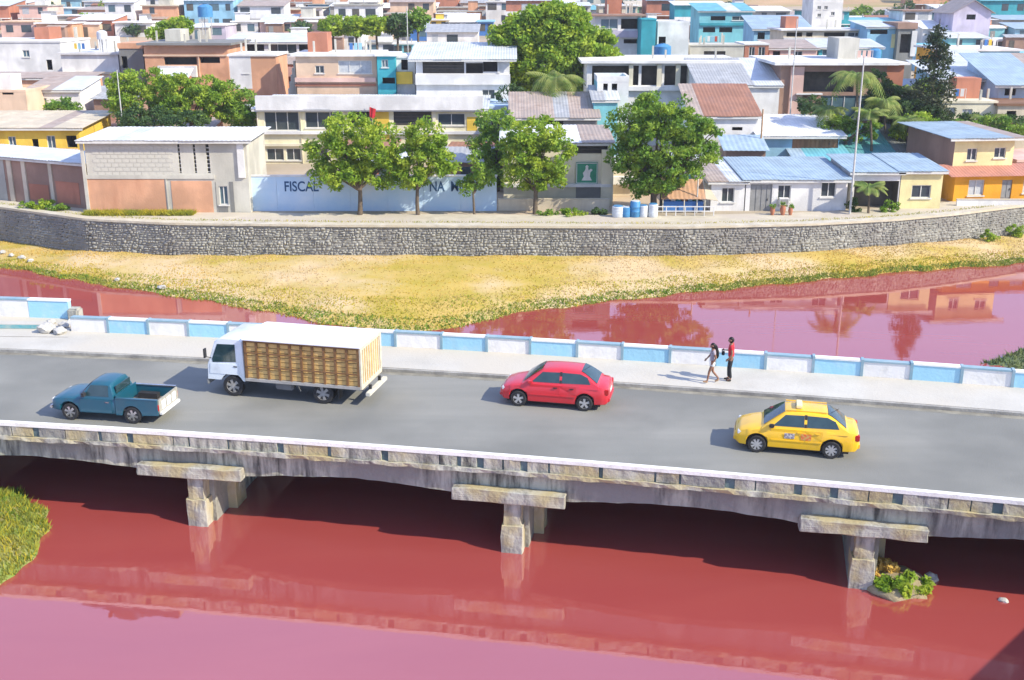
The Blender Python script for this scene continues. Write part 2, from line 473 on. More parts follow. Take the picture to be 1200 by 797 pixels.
tag(sweep(BX0, BX1, box_prof(ROAD_W, ROAD_W + WALK_W + 0.05, -0.5, 0.15)).build('sidewalk', walkm), kind='structure')
tag(sweep(BX0, BX1, box_prof(ROAD_W - 0.14, ROAD_W - 0.003, -0.02, 0.13)).build('far_kerb', mat('grey_kerb', (0.40, 0.385, 0.34), (0.22, 0.21, 0.19), scale=1.5, rough=0.9, bump=0.3)), kind='structure')
gutter = mat('gutter_dust', (0.30, 0.28, 0.22), (0.17, 0.16, 0.13), scale=1.3, rough=0.95, bump=0.2)
tag(sweep(BX0, BX1, lambda x: box_prof(ROAD_W - 0.42 - 0.16 * noise.noise(Vector((x * .6, 0, 0))), ROAD_W - 0.14, 0.0, 0.010)).build('gutter_dirt', gutter), kind='structure')
bput(sweep(BX0, BX1, box_prof(-0.05, 0.15, 0.0, 0.13)), 'near_kerb', kerbm)
# haunched girder line: deep at the piers, shallow between them
PIERS = [-34.0, -22.5, -10.95, 0.0, 10.9, 22.2, 33.6]
def soffit(x):
    d = min(abs(x - p) for p in PIERS)
    return -1.20 - 0.42 * (1 - min(1, d / 5.6)) ** 1.6
def hz(a): return lambda x: [(a, soffit(x)), (a + 0.45, soffit(x)), (a + 0.45, -0.5), (a, -0.5)]
bput(sweep(BX0, BX1, hz(0.18), n=520, jit=0.035), 'girder', conc)
for a in (3.2, 6.4, 9.3):
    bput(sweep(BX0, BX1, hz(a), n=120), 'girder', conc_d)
bput(sweep(BX0, BX1, lambda x: [(-0.12, -0.50), (0.3, -0.50), (0.3, -0.37), (-0.12, -0.37)], n=520, jit=0.05), 'ledge', conc_l)
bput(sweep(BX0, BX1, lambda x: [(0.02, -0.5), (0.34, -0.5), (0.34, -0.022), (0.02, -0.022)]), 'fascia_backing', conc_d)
bput(sweep(BX0, BX1, box_prof(ROAD_W + WALK_W + 0.05, ROAD_W + WALK_W + 0.35, -0.9, 0.15)), 'far_fascia', conc)
rr = random.Random(11)
x = -34.0
while x < 27:
    w = rr.uniform(0.5, 1.7)
    bput(sweep(x, x + w, box_prof(-0.04 + rr.uniform(0, .02), 0.1, -0.365, -0.003), n=max(2, int(w / .15)), jit=0.03), 'fascia_panel', rr.choice([conc_l, conc, conc_l]))
    x += w + rr.choice([0.04, 0.07, 0.14, 0.24, 0.3])
# piers: cap slab, pedestal block, wall pier running back under the deck
def prism_at(x, pts_o, x0, x1, name, m, parent, z0=None, z1=None, bevel=0.0):
    mb = MB(); c, s_ = math.cos(tangent(x)), math.sin(tangent(x))
    mb.box(x0, x1, pts_o[0], pts_o[1], z0, z1)
    o = mb.build(name, m, parent)
    if bevel:
        bm = bmesh.new(); bm.from_mesh(o.data); bmesh.ops.bevel(bm, geom=bm.edges[:], offset=bevel * .7, segments=1, affect='EDGES')
        bmesh.ops.subdivide_edges(bm, edges=[e for e in bm.edges if e.calc_length() > .3], cuts=5, use_grid_fill=True)
        for v in bm.verts: v.co += Vector((noise.noise(v.co * 3.1 + Vector((x, 0, 0))), noise.noise(v.co * 3.3 + Vector((0, x, 9))), noise.noise(v.co * 2.9 + Vector((4, x, 0))))) * .05
        bmesh.ops.recalc_face_normals(bm, faces=bm.faces); bm.to_mesh(o.data); bm.free()
    p = bp_(x, 0, 0); o.location = (p.x, p.y - 33.1, 0); o.rotation_euler = (0, 0, tangent(x)); return o
for i, x in enumerate(PIERS[1:6]):
    zb = soffit(x)
    pr = prism_at(x, (0.45, 10.3), -0.36, 0.48, 'pier', conc, br, -5, zb + 0.1)
    prism_at(x, (-0.20, 0.176), -2.0, 1.78, 'pier_bracket', conc_l, br, -1.50, -1.06, bevel=0.04)
    prism_at(x, (-0.02, 0.7), -0.28, 0.30, 'pier_post', conc_l, br, -2.35, -1.502, bevel=0.02)
    prism_at(x, (-0.08, 0.8), -0.36, 0.36, 'pier_pedestal', conc_l, br, -5, -2.34, bevel=0.03)
    prism_at(x, (1.5, 2.4), 0.44, 0.8, 'pier_buttress', conc_l, br, -5, -2.1, bevel=0.03)

# ---- far parapet: painted blocks, each with a contrasting coping
wwhite = mat('chalky_white_wall_paint', (0.78, 0.77, 0.74), (0.62, 0.61, 0.57), scale=1.4, rough=0.85, bump=0.2, lo=0.5, hi=0.75, rnd=0.04)
wblue = mat('light_blue_wall_paint', (0.33, 0.60, 0.74), (0.44, 0.64, 0.72), scale=1.4, rough=0.85, bump=0.2, lo=0.5, hi=0.75, rnd=0.05)
wdark = mat('dusty_blue_coping_paint', (0.20, 0.33, 0.40), (0.30, 0.40, 0.44), scale=2, rough=0.8)
OW = ROAD_W + WALK_W
def x_on_wall(px):
    "bridge x whose wall top shows in this picture column"
    lo, hi = -60, 50
    for _ in range(40):
        m_ = (lo + hi) / 2; p = bp_(m_, OW, 0.6)
        if project(p.x, p.y, p.z)[0] < px: lo = m_
        else: hi = m_
    return lo
marks = [82, 126, 173, 220, 267, 316, 365, 414, 463, 517, 570, 621, 676, 729, 785, 838, 897, 953, 1010, 1068, 1127, 1187, 1248, 1310, 1372, 1436, 1500]
wl = thing('bridge_parapet', 'low parapet wall of alternating white and light blue painted blocks behind the sidewalk', 'parapet wall', (0, 33.1, 0))
rr = random.Random(5)
for i in range(len(marks) - 1):
    a, b = x_on_wall(marks[i]) + 0.012, x_on_wall(marks[i + 1]) - 0.012
    white = i % 2 == 0
    h = 0.74 + rr.uniform(-.015, .015)
    blk = sweep(a, b, box_prof(OW, OW + 0.24, 0.15, h), n=8, jit=0.008).build('wall_block', wwhite if white else wblue, wl)
    blk.location = (0, -33.1, 0)
    sweep(a + .03, b - .03, box_prof(OW - 0.03, OW + 0.27, h + 0.001, h + 0.07), n=2).build('block_coping', wdark if white else wwhite, blk)
    if i > 0:
        p = sweep(a - 0.05, a + 0.05, box_prof(OW - 0.045, OW + 0.29, 0.15, 0.84), n=1).build('wall_post', wdark, wl); p.location = (0, -33.1, 0)
# the older, set back parapet at the far left with its broken corner
p0 = on_z(-140, 366, 0.15); p1 = on_z(82, 374, 0.15)
ang = math.atan2(p1.y - p0.y, p1.x - p0.x); L = (p1 - p0).length
ol = thing('old_parapet', 'taller white and light blue parapet set back at the left end of the bridge', 'parapet wall', p0, ang)
cuts = [0, L - 5.0, L - 3.35, L - 1.62, L]
cuts = [0, L * 0.2, L * 0.42, L * 0.62, L * 0.79, L]
for i in range(5):
    a, b = cuts[i], cuts[i + 1]; white = i % 2 == 1
    k = MB().box(a + .01, b - .01, 0, .26, -0.4, 0.82).build('wall_block', wwhite if white else wblue, ol)
    MB().box(a, b, -.03, .3, 0.821, 0.89).build('block_coping', wdark if white else wwhite, k)
MB().box(L + .005, L + .55, -0.25, .3, -0.6, 0.55).build('broken_end_block', conc_l, ol, bevel=0.08)
MB().box(L + .35, L + .8, -1.0, -0.2, -0.6, 0.25).build('broken_end_block', wwhite, ol, bevel=0.08)
# raised apron in front of it with a teal painted step, and rubble
pa = on_z(-150, 384, 0.15); pb = on_z(50, 386, 0.15)
tealp = mat('faded_teal_paint', (0.10, 0.34, 0.38), (0.30, 0.42, 0.40), scale=3, rough=0.8)
st = thing('painted_step', 'faded teal painted low step on the sidewalk at the left end', 'step', pa, math.atan2(pb.y - pa.y, pb.x - pa.x))
MB().box(0, (pb - pa).length, 0, 0.5, 0, 0.22).build('step_block', walkm, st)
MB().box(0, (pb - pa).length, -0.012, -0.002, 0.03, 0.2).build('painted_face', tealp, st)
ap = MB().poly([on_z(-200, 392, 0.165), on_z(80, 395, 0.165), on_z(84, 373, 0.165), on_z(-200, 362, 0.165)])
tag(ap.build('left_apron', walkm), kind='structure')
rub = mat('broken_concrete', (0.55, 0.53, 0.48), (0.34, 0.33, 0.30), scale=4, rough=0.95, bump=0.4)
def rock(name, loc, r, m, label, cat, group=None, seed=0, flat=0.7):
    bm = bmesh.new(); bmesh.ops.create_icosphere(bm, subdivisions=2, radius=r)
    for v in bm.verts:
        k = 1 + 0.45 * noise.noise(v.co * (1.6 / r) + Vector((seed * 3.1, seed, 0)))
        v.co = Vector((v.co.x * k * 1.25, v.co.y * k, v.co.z * k * flat))
    me = bpy.data.meshes.new(name); bm.to_mesh(me); bm.free(); me.materials.append(m)
    o = link(bpy.data.objects.new(name, me)); o.location = loc; o.rotation_euler = (0, 0, seed)
    return tag(o, label, cat, group)
for i, (x, y, r, d) in enumerate([(55, 389, .34, 'largest'), (70, 391, .26, 'second'), (75, 384, .22, 'rearmost'), (60, 380, .2, 'upper')]):
    p = on_z(x, y, 0.15)
    rock('concrete_rubble', p + Vector((0, 0, r * .5)), r, rub, ['largest grey chunk of broken concrete on the sidewalk at the left end', 'chunk of broken concrete right of the largest one, nearest the parapet corner',
        'small broken concrete piece against the broken parapet corner', 'small rubble piece just behind the largest concrete chunk'][i], 'rubble', 'broken concrete at the left parapet end', seed=i + 1)
# ================================================================ BUILDINGS
def paint(key):
    P = dict(white=((.78, .77, .74), (.60, .585, .55)), cream=((.76, .70, .52), (.62, .56, .41)), pink=((.74, .50, .42), (.60, .40, .33)), peach=((.74, .54, .38), (.60, .43, .30)),
             brick=((.50, .21, .13), (.38, .16, .10)), palebrick=((.68, .37, .22), (.52, .26, .15)), grey=((.44, .43, .38), (.31, .30, .26)), dgrey=((.24, .24, .225), (.15, .15, .14)),
             block=((.56, .54, .46), (.42, .40, .34)), yellow=((.80, .55, .08), (.66, .42, .06)), paleyellow=((.80, .70, .36), (.68, .57, .28)), orange=((.82, .38, .03), (.68, .30, .03)),
             teal=((.05, .36, .42), (.05, .27, .32)), sky=((.30, .54, .68), (.24, .43, .56)), blue=((.07, .20, .50), (.06, .16, .38)), aqua=((.22, .56, .60), (.18, .44, .48)),
             green=((.20, .42, .26), (.15, .32, .2)), brown=((.24, .13, .075), (.16, .085, .05)), lilac=((.55, .50, .60), (.45, .40, .50)), beige=((.64, .56, .42), (.50, .43, .32)),
             schoolw=((.80, .74, .50), (.70, .64, .42)), paleblue=((.52, .66, .76), (.42, .56, .68)), red=((.55, .10, .07), (.42, .08, .06)), pinkbrown=((.36, .23, .17), (.27, .17, .13)))
    a, b = P[key]
    return mat('plaster_' + key, a, b, scale=0.9, rough=0.9, bump=0.25, bscale=8, streak=True, lo=0.42, hi=0.72, c3=tuple(v * .74 for v in a), scale3=0.35)
def tin(key):
    P = dict(white=((.74, .75, .75), (.58, .59, .58)), pale=((.60, .63, .64), (.44, .48, .50)), blue=((.34, .44, .51), (.24, .33, .40)), grey=((.40, .41, .41), (.26, .26, .25)), dark=((.17, .18, .18), (.10, .10, .10)),
             teal=((.07, .27, .28), (.14, .32, .34)), rust=((.34, .16, .09), (.24, .13, .09)), rustgrey=((.42, .34, .28), (.28, .20, .15)), tile=((.50, .22, .15), (.38, .17, .12)), beige=((.60, .52, .38), (.46, .38, .26)), aqua=((.16, .44, .50), (.12, .34, .40)))
    a, b = P[key]
    return mat('tin_' + key, a, b, scale=1.1, rough=0.55, spec=0.4, lo=0.42, hi=0.7, c3=tuple(v * .8 for v in a), scale3=0.5)
glass = mat('dark_window_glass', (.035, .05, .055), (.06, .075, .08), scale=.7, rough=.12, spec=.6)
glassb = mat('bluish_window_glass', (.10, .17, .20), (.06, .11, .13), scale=.8, rough=.12, spec=.6)
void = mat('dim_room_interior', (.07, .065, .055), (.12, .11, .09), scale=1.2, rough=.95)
doorm = mat('grey_metal_door', (.28, .28, .27), (.22, .22, .21), scale=2, rough=.6)
wframe = mat('pale_window_frame', (.66, .65, .60), (.55, .54, .50), scale=3, rough=.7)
dframe = mat('dark_window_frame', (.12, .10, .085), (.08, .07, .06), scale=3, rough=.6)
curt = mat('pale_curtain', (.50, .52, .52), (.36, .38, .40), scale=3, rough=.9)
FOOT = []   # rough footprints, so that far houses do not stand inside nearer ones

class Pl:
    "upright plane through the point shown at (px, py) at distance Y, turned by yaw"
    def __init__(s, px, py, Y, yaw=0.0, z=None):
        p = on_y(px, py, Y); s.o = Vector((p.x, p.y, 0)); s.d = Vector((math.cos(yaw), math.sin(yaw), 0)); s.n = Vector((-math.sin(yaw), math.cos(yaw), 0)); s.yaw = yaw
    def hit(s, px, py):
        r = ray(px, py); c = Vector((0, 0, CAMZ)); t = (s.o - c).dot(s.n) / r.dot(s.n)
        q = c + r * t; return (q - s.o).dot(s.d), q.z

def front_wall(mb, Wd, H, holes, rv=0.14):
    us = sorted({0, Wd} | {h[0] for h in holes} | {h[1] for h in holes}); vs = sorted({0, H} | {h[2] for h in holes} | {h[3] for h in holes})
    for a, b in zip(us, us[1:]):
        for c, d in zip(vs, vs[1:]):
            mu, mv = (a + b) / 2, (c + d) / 2
            if any(h[0] < mu < h[1] and h[2] < mv < h[3] for h in holes): continue
            mb.poly([(a, 0, c), (b, 0, c), (b, 0, d), (a, 0, d)])
    for h in holes:
        a, b, c, d = h[:4]; r = h[4] if len(h) > 4 else rv
        mb.poly([(a, 0, c), (a, r, c), (a, r, d), (a, 0, d)]); mb.poly([(b, 0, c), (b, 0, d), (b, r, d), (b, r, c)])
        mb.poly([(a, 0, d), (a, r, d), (b, r, d), (b, 0, d)]); mb.poly([(a, 0, c), (b, 0, c), (b, r, c), (a, r, c)])

def corrugated(mb, x0, x1, y0, y1, z0, z1, step=0.26, amp=0.012, t=0.04):
    n = max(2, int((x1 - x0) / step)); k = 2 * n
    for lay, dz in ((0, 0), (1, -t)):
        base = len(mb.v)
        for i in range(k + 1):
            x = x0 + (x1 - x0) * i / k; dd = amp if i % 2 else -amp
            mb.v.append((x, y0, z0 + dd + dz)); mb.v.append((x, y1, z1 + dd + dz))
        for i in range(k):
            q = base + 2 * i; mb.f.append((q, q + 2, q + 3, q + 1)); mb.m.append(mb.k)
    b = base - 2 * (k + 1)
    for i in range(k):
        for e in (0, 1):
            q = b + 2 * i + e; w = base + 2 * i + e
            mb.f.append((q, q + 2, w + 2, w)); mb.m.append(mb.k)
    for q, w in ((b, base), (b + 2 * k, base + 2 * k)):
        mb.f.append((q, q + 1, w + 1, w)); mb.m.append(mb.k)

px_seed = lambda a, b: abs(a * 7 + b * 13)
PATCH = dict(white=['pale', 'rustgrey'], pale=['white', 'grey', 'rustgrey'], blue=['pale', 'blue', 'rustgrey'], grey=['rustgrey', 'pale'], teal=['blue', 'dark'], rust=['rustgrey'], beige=['rustgrey', 'white'], aqua=['blue', 'pale'], rustgrey=['rust', 'grey'])
GLASS_ME = {}
def window(parent, a, b, c, d, kind, rv=0.14):
    w, h = b - a, d - c
    cx, cz = (a + b) / 2, c
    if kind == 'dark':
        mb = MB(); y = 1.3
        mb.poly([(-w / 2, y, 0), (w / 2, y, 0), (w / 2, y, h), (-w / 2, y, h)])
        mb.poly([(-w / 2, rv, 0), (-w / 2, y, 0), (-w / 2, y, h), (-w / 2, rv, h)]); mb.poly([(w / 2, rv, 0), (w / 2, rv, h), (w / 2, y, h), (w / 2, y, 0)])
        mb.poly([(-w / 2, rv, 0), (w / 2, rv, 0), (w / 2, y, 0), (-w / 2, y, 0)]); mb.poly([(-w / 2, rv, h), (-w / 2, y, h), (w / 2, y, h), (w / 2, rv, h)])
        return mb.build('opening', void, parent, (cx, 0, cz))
    if kind in ('door', 'gate', 'wood'):
        m = {'door': doorm, 'gate': doorm, 'wood': mat('wooden_boards', (.34, .17, .09), (.22, .11, .06), scale=3, rough=.85, streak=True)}[kind]
        mb = MB().box(-w / 2, w / 2, rv - .05, rv, 0, h)
        n = max(2, int(w / .35))
        for i in range(n): mb.box(-w / 2 + w * (i + .1) / n, -w / 2 + w * (i + .9) / n, rv - .08, rv - .051, .08, h - .08)
        o = mb.build('door', m, parent, (cx, 0, cz))
        MB().box(w * .3, w * .3 + .05, rv - .14, rv - .081, h * .45, h * .45 + .16).build('handle', dframe, o)
        return o
    if kind == 'louvre':
        mb = MB().box(-w / 2, w / 2, rv + .1, rv + .14, 0, h); o = mb.build('window', void, parent, (cx, 0, cz))
        n = max(3, int(h / .28))
        for i in range(n):
            MB().box(-w / 2, w / 2, rv - .06, rv + .04, h * (i + .25) / n, h * (i + .45) / n).build('slat', wframe if h > 2 else dframe, o)
        return o
    m = {'win': glass, 'blue': glassb, 'curt': curt}.get(kind, glass)
    o = MB().poly([(-w / 2, rv, 0), (w / 2, rv, 0), (w / 2, rv, h), (-w / 2, rv, h)]).build('window', m, parent, (cx, 0, cz))
    f = MB(); t = .06; y0, y1 = rv - .06, rv - .005
    f.box(-w / 2, -w / 2 + t, y0, y1, 0, h); f.box(w / 2 - t, w / 2, y0, y1, 0, h); f.box(-w / 2 + t, w / 2 - t, y0, y1, 0, t); f.box(-w / 2 + t, w / 2 - t, y0, y1, h - t, h)
    n = max(1, round(w / 1.1))
    for i in range(1, n + (1 if n == 1 else 0)):
        u = -w / 2 + w * i / (n if n > 1 else 2); f.box(u - .03, u + .03, y0 + .004, y1, t, h - t)
    f.build('frame', wframe, o)
    MB().box(-w / 2 - .08, w / 2 + .08, -.09, rv - .065, -.09, -.002).build('sill', wframe, o)
    return o

def building(name, label, x0, x1, ytop, Y, wall='white', yaw=0.0, depth=8.0, holes=(), roof=('slab', 'grey', .3, .2), side=None, cat='house',
             group=None, base=None, bands=(), frontm=None, foot=True, trim=None):
    pl = Pl(x0, ytop, Y, yaw)
    zt = pl.hit(x0, ytop)[1]; Wd = pl.hit(x1, ytop)[0]
    gx, gy = pl.o.x, pl.o.y
    zb = (min(town_h(gx, gy), town_h(gx + Wd * math.cos(yaw), gy + Wd * math.sin(yaw))) - 0.4) if base is None else base
    H = zt - zb
    if H < 0.5: H = 0.5
    root = thing(name, label, cat, (gx, gy, zb), yaw, group)
    hl = []
    for h in holes:
        u0, v1 = pl.hit(h[0], h[2]); u1, v0 = pl.hit(h[1], h[3])
        u0 = max(.05, u0); u1 = min(Wd - .05, u1); v0 = max(.05, v0 - zb); v1 = min(H - .05, v1 - zb)
        if u1 - u0 > .1 and v1 - v0 > .1: hl.append((u0, u1, v0, v1, h[4] if len(h) > 4 else 'win'))
    kind, rcol = roof[0], roof[1]; o = roof[2] if len(roof) > 2 else .3; rise = roof[3] if len(roof) > 3 else .2
    rb = rise if kind in ('tin',) else 0
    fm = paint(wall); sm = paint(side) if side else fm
    mb = MB(); front_wall(mb, Wd, H, [h[:4] for h in hl]); nfront = len(mb.f)
    mb.build('wall' , fm, root)
    sb = MB(); D = depth
    if kind == 'gable':
        for x in (0.001, Wd - .001): sb.poly([(x, 0.001, 0), (x, D, 0), (x, D, H), (x, D / 2, H + rise), (x, 0.001, H)])
        sb.poly([(0, D, 0), (Wd, D, 0), (Wd, D, H), (0, D, H)])
    elif kind == 'gabley':
        for x in (0.001, Wd - .001): sb.poly([(x, 0.001, 0), (x, D, 0), (x, D, H), (x, 0.001, H)])
        for y in (0.001, D): sb.poly([(0, y, H - .002), (Wd, y, H - .002), (Wd / 2, y, H + rise)])
        sb.poly([(0, D, 0), (Wd, D, 0), (Wd, D, H), (0, D, H)])
    else:
        for x in (0.001, Wd - .001): sb.poly([(x, 0.001, 0), (x, D, 0), (x, D, H + rb), (x, 0.001, H)])
        sb.poly([(0, D, 0), (Wd, D, 0), (Wd, D, H + rb), (0, D, H + rb)])
        sb.poly([(0, 0.001, H), (Wd, 0.001, H), (Wd, D, H + rb), (0, D, H + rb)])
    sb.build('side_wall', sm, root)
    if kind == 'slab':
        MB().box(-o, Wd + o, -o, D + o, H + .003, H + .003 + rise).build('roof', paint(rcol), root)
    elif kind == 'parapet':
        t = .18; q = MB()
        q.box(-.02, Wd + .02, -.02, t, H, H + rise); q.box(-.02, Wd + .02, D - t, D + .02, H, H + rise); q.box(-.02, t, t, D - t, H, H + rise); q.box(Wd - t, Wd + .02, t, D - t, H, H + rise)
        q.build('roof_parapet', paint(rcol), root)
    elif kind == 'tin':
        zr0, zr1 = H + .1 - rise * o / D, H + .1 + rise + rise * o / D
        pb = MB()
        for k in range(4):
            yy = -o + .25 + (D + 2 * o - .5) * k / 3; zz = zr0 + (zr1 - zr0) * (yy + o) / (D + 2 * o); pb.box(-o + .1, Wd + o - .1, yy - .04, yy + .04, zz - .14, zz - .065)
        rf = pb.build('roof', wframe, root)
        ns = max(1, round((Wd + 2 * o) / (1.25 if Y < 100 else 2.4))); sw = (Wd + 2 * o) / ns; q = random.Random(int(px_seed(x0, ytop)))
        for k in range(ns):
            mb = MB(); j = q.uniform(-.05, .08); dz = .014 * (k % 2)
            corrugated(mb, -o + k * sw - .03, -o + (k + 1) * sw + .03, -o - j, D + o, zr0 + dz, zr1 + dz); mb.build('roof_sheet', tin(rcol if q.random() > .13 else q.choice(PATCH.get(rcol, ['grey']))), rf)
        MB().box(-o + .02, Wd + o - .02, -o + .03, -o + .09, H - .14 - rise * o / D, H + .02 - rise * o / D).build('fascia_board', wframe, root)
    elif kind == 'gable':
        mb = MB(); corrugated(mb, -o, Wd + o, -o, D / 2, H + .1 - rise * 2 * o / D, H + .1 + rise); corrugated(mb, -o, Wd + o, D + o, D / 2 + .002, H + .1 - rise * 2 * o / D, H + .1 + rise); mb.build('roof', tin(rcol), root)
    elif kind == 'gabley':
        mb = MB(); t = .06
        mb.prism([(-o, H - rise * 2 * o / Wd + .05), (Wd / 2, H + rise + .05), (Wd / 2, H + rise + .05 + t), (-o, H - rise * 2 * o / Wd + .05 + t)], 1, -o, D + o)
        mb.prism([(Wd + o, H - rise * 2 * o / Wd + .05), (Wd + o, H - rise * 2 * o / Wd + .05 + t), (Wd / 2 + .001, H + rise + .05 + t), (Wd / 2 + .001, H + rise + .05)], 1, -o, D + o)
        mb.build('roof', tin(rcol), root)
    if kind in ('slab', 'parapet') and Y > 95 and Wd > 4:
        q = random.Random(int(px_seed(x0, ytop)) + 1); zt_ = H + rise + .004 if kind == 'slab' else H + .002
        for k in range(q.randint(2, 5)):
            ux = q.uniform(.3, Wd - .5); uy = q.uniform(.2, D - 1)
            MB().box(ux, ux + .18, uy, uy + .18, zt_, zt_ + q.uniform(.7, 1.5)).build('column_stub', paint('block'), root)
        if q.random() < .6:
            ux = q.uniform(.2, Wd - 2.4); rr2 = MB().box(ux, ux + q.uniform(1.4, 2.2), D * .45, D * .85, zt_, zt_ + q.uniform(1.2, 2.0)).build('roof_room', paint(q.choice(['white', 'block', 'palebrick', 'brick'])), root)
        if q.random() < .6:
            ux = q.uniform(.3, Wd - 2); MB().tube([(ux, .4, zt_ + 1.0), (ux + 1.6, .4, zt_ + 1.0)], .015, 4).box(ux, ux + .04, .38, .42, zt_, zt_ + 1.02).box(ux + 1.56, ux + 1.6, .38, .42, zt_, zt_ + 1.02).build('laundry_line', wframe, root)
            for k in range(3): MB().box(ux + .2 + k * .45, ux + .52 + k * .45, .39, .41, zt_ + .35, zt_ + .985).build('laundry', paint(q.choice(['white', 'pink', 'blue', 'red', 'yellow', 'sky'])), root)
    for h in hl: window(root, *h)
    for bnd in bands:   # (px0, px1, py0, py1, proud, material, part name)
        u0, v1 = pl.hit(bnd[0], bnd[2]); u1, v0 = pl.hit(bnd[1], bnd[3])
        MB().box(u0, u1, -bnd[4], -.002 if bnd[4] > 0 else .3, v0 - zb, v1 - zb).build(bnd[6], paint(bnd[5]) if isinstance(bnd[5], str) else bnd[5], root)
    if foot:
        FOOT.append((gx - .5, gx + Wd + .5, gy - 1, gy + D + 1, zt))
    return root, pl, Wd, H, zb

wood_m = mat('wooden_boards', (.34, .17, .09), (.22, .11, .06), scale=3, rough=.85, streak=True)
# ---- the row along the promenade, left to right
b = building('brick_and_block_house', 'two storey unfinished house of grey blocks above orange brick, with three tall slit windows', 98, 288, 165, 78.9, 'block', depth=6,
             holes=[(207, 213, 164, 203, 'louvre'), (225, 231, 164, 203, 'louvre'), (240, 247, 164, 203, 'louvre'), (256, 268, 218, 240, 'blue')],
             roof=('tin', 'white', .45, .12), bands=[(100, 196, 210, 251, .03, 'palebrick', 'brick_panel'), (200, 251, 212, 251, .03, 'palebrick', 'brick_panel'),
                (98, 252, 205, 209.5, .08, 'block', 'floor_beam'), (97, 103, 165, 251, .10, 'block', 'corner_column'), (194, 199, 210, 251, .07, 'block', 'brick_pier'),
                (252.5, 255.5, 213, 252, .03, 'dgrey', 'recess_shade_panel'), (268.5, 276, 213, 252, .03, 'dgrey', 'recess_shade_panel'), (256, 268, 241, 252, .03, 'dgrey', 'recess_shade_panel'), (277, 288, 164, 208, .16, 'white', 'end_column')])  # dark grey panels paint the shadow of the doorway recess
# block courses, proud by a little, so the upper wall reads as blockwork
root, pl, Wd, H, zb = b
u0 = .35; nz = 0
for r_ in range(9):
    z0 = H - 2.75 + r_ * .30
    for c_ in range(14):
        ua = .5 + c_ * .52 + (r_ % 2) * .26
        if ua + .5 < pl.hit(205, 190)[0]:
            nz += 1
            if nz == 1: blkme = MB().box(0, .49, -.018, -.002, 0, .27).mesh('block', paint('block'))
            inst('block', blkme, root, (ua, 0, z0))
building('brick_shed', 'low brick and concrete shed with pale pillars and a tin roof at the left edge', -60, 97, 179, 86, 'pinkbrown', yaw=R(-25), depth=4.0, side='pinkbrown',
         holes=[(-2, 4, 192, 199, 'dark')], roof=('tin', 'pale', .25, .1),
         bands=[(-58, 12, 181, 250, .03, 'grey', 'concrete_panel'), (12.5, 16, 188, 250, .09, 'beige', 'pillar'), (29, 33, 189, 252, .09, 'beige', 'pillar'), (60, 64, 192, 254, .09, 'beige', 'pillar'), (34, 59, 215, 236, .03, 'brick', 'brick_panel'), (65, 95, 212, 240, .03, 'brick', 'brick_panel')])
building('yellow_house', 'bright yellow house with a beige tin roof behind the brick shed at the left', -50, 92, 150, 97, 'yellow', depth=8,
         holes=[(9, 20, 160, 175, 'blue'), (37, 47, 163, 182, 'dark'), (54, 66, 159, 174, 'blue'), (77, 91, 159, 173, 'dark')], roof=('tin', 'beige', .5, .5),
         bands=[(-50, 92, 174, 179, .1, 'peach', 'ledge')])
building('peach_block', 'plain peach coloured blank wall building at the left edge above the yellow house', -70, 30, 108, 108, 'peach', depth=6, roof=('parapet', 'peach', 0, .2), holes=[(2, 16, 108, 111, 'dark')])
building('white_cottage', 'small white house with a pale blue tin roof behind the round bush at the left', 31, 93, 106, 112, 'white', depth=6, holes=[(46, 56, 115, 128, 'blue')], roof=('tin', 'pale', .3, .8))
building('brick_lean_to', 'long low orange brick wall house with rusty roof above the white cottage', -40, 104, 92, 124, 'palebrick', depth=4, holes=[(104 - 1.5, 103.5, 91, 100, 'dark')], roof=('tin', 'rustgrey', .3, .3))
building('white_blank_house', 'large white house with one arched dark window and a blue window, at the left', -60, 70, 50, 140, 'white', depth=10, holes=[(26, 35, 59, 67, 'blue'), (54, 62, 70, 82, 'dark')], roof=('slab', 'white', .1, .2))
building('white_terrace_house', 'white flat roofed house with a shaded ledge left of the brick balcony house', 71, 138, 64, 133, 'white', depth=9, holes=[(72, 80, 85, 89, 'dark'), (106, 114, 90, 103, 'blue')], roof=('slab', 'white', .3, .25), bands=[(70, 137, 84, 86.5, .5, 'beige', 'ledge')])
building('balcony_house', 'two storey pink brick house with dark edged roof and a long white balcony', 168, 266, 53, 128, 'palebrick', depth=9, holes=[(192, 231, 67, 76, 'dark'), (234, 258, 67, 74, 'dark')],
         roof=('slab', 'dgrey', .6, .25), bands=[(186, 232, 77, 90, .5, 'white', 'balcony_front'), (168, 266, 64, 66, .15, 'peach', 'floor_beam'), (232, 235, 64, 90, .12, 'peach', 'pier')])
building('grey_annex', 'narrow grey and brick annex just left of the pink brick balcony house', 139, 167, 57, 131, 'dgrey', depth=6, holes=[(142, 150, 66, 80, 'dark')], roof=('slab', 'palebrick', .1, .6))
building('long_tin_house', 'white house with a long pale blue tin roof and a row of dark openings', 262, 370, 50, 141, 'white', depth=9, holes=[(265, 274, 51.5, 63, 'dark'), (276, 310, 51.5, 63, 'dark'), (314, 348, 51.5, 63, 'win'), (350, 363, 51.5, 63, 'dark')], roof=('tin', 'pale', .4, .7))
building('window_brick_house', 'brick walled house with one tall window between the balcony house and the outside stairs', 268, 323, 66, 118, 'palebrick', depth=6, holes=[(284, 292, 74, 86, 'curt')], roof=('slab', 'white', .15, .2), bands=[(268, 296, 66, 104, .02, 'white', 'plaster_panel')])
building('peach_house', 'peach house with a small window and a wide opening full of laundry above the school', 346, 441, 66, 112, 'peach', depth=7, holes=[(369, 380, 77, 86, 'win'), (396, 436, 71, 86, 'curt')], roof=('slab', 'white', .4, .25),
         bands=[(346, 441, 91, 96, .3, 'pink', 'ledge'), (346, 441, 98, 101, .1, 'brick', 'floor_beam')])
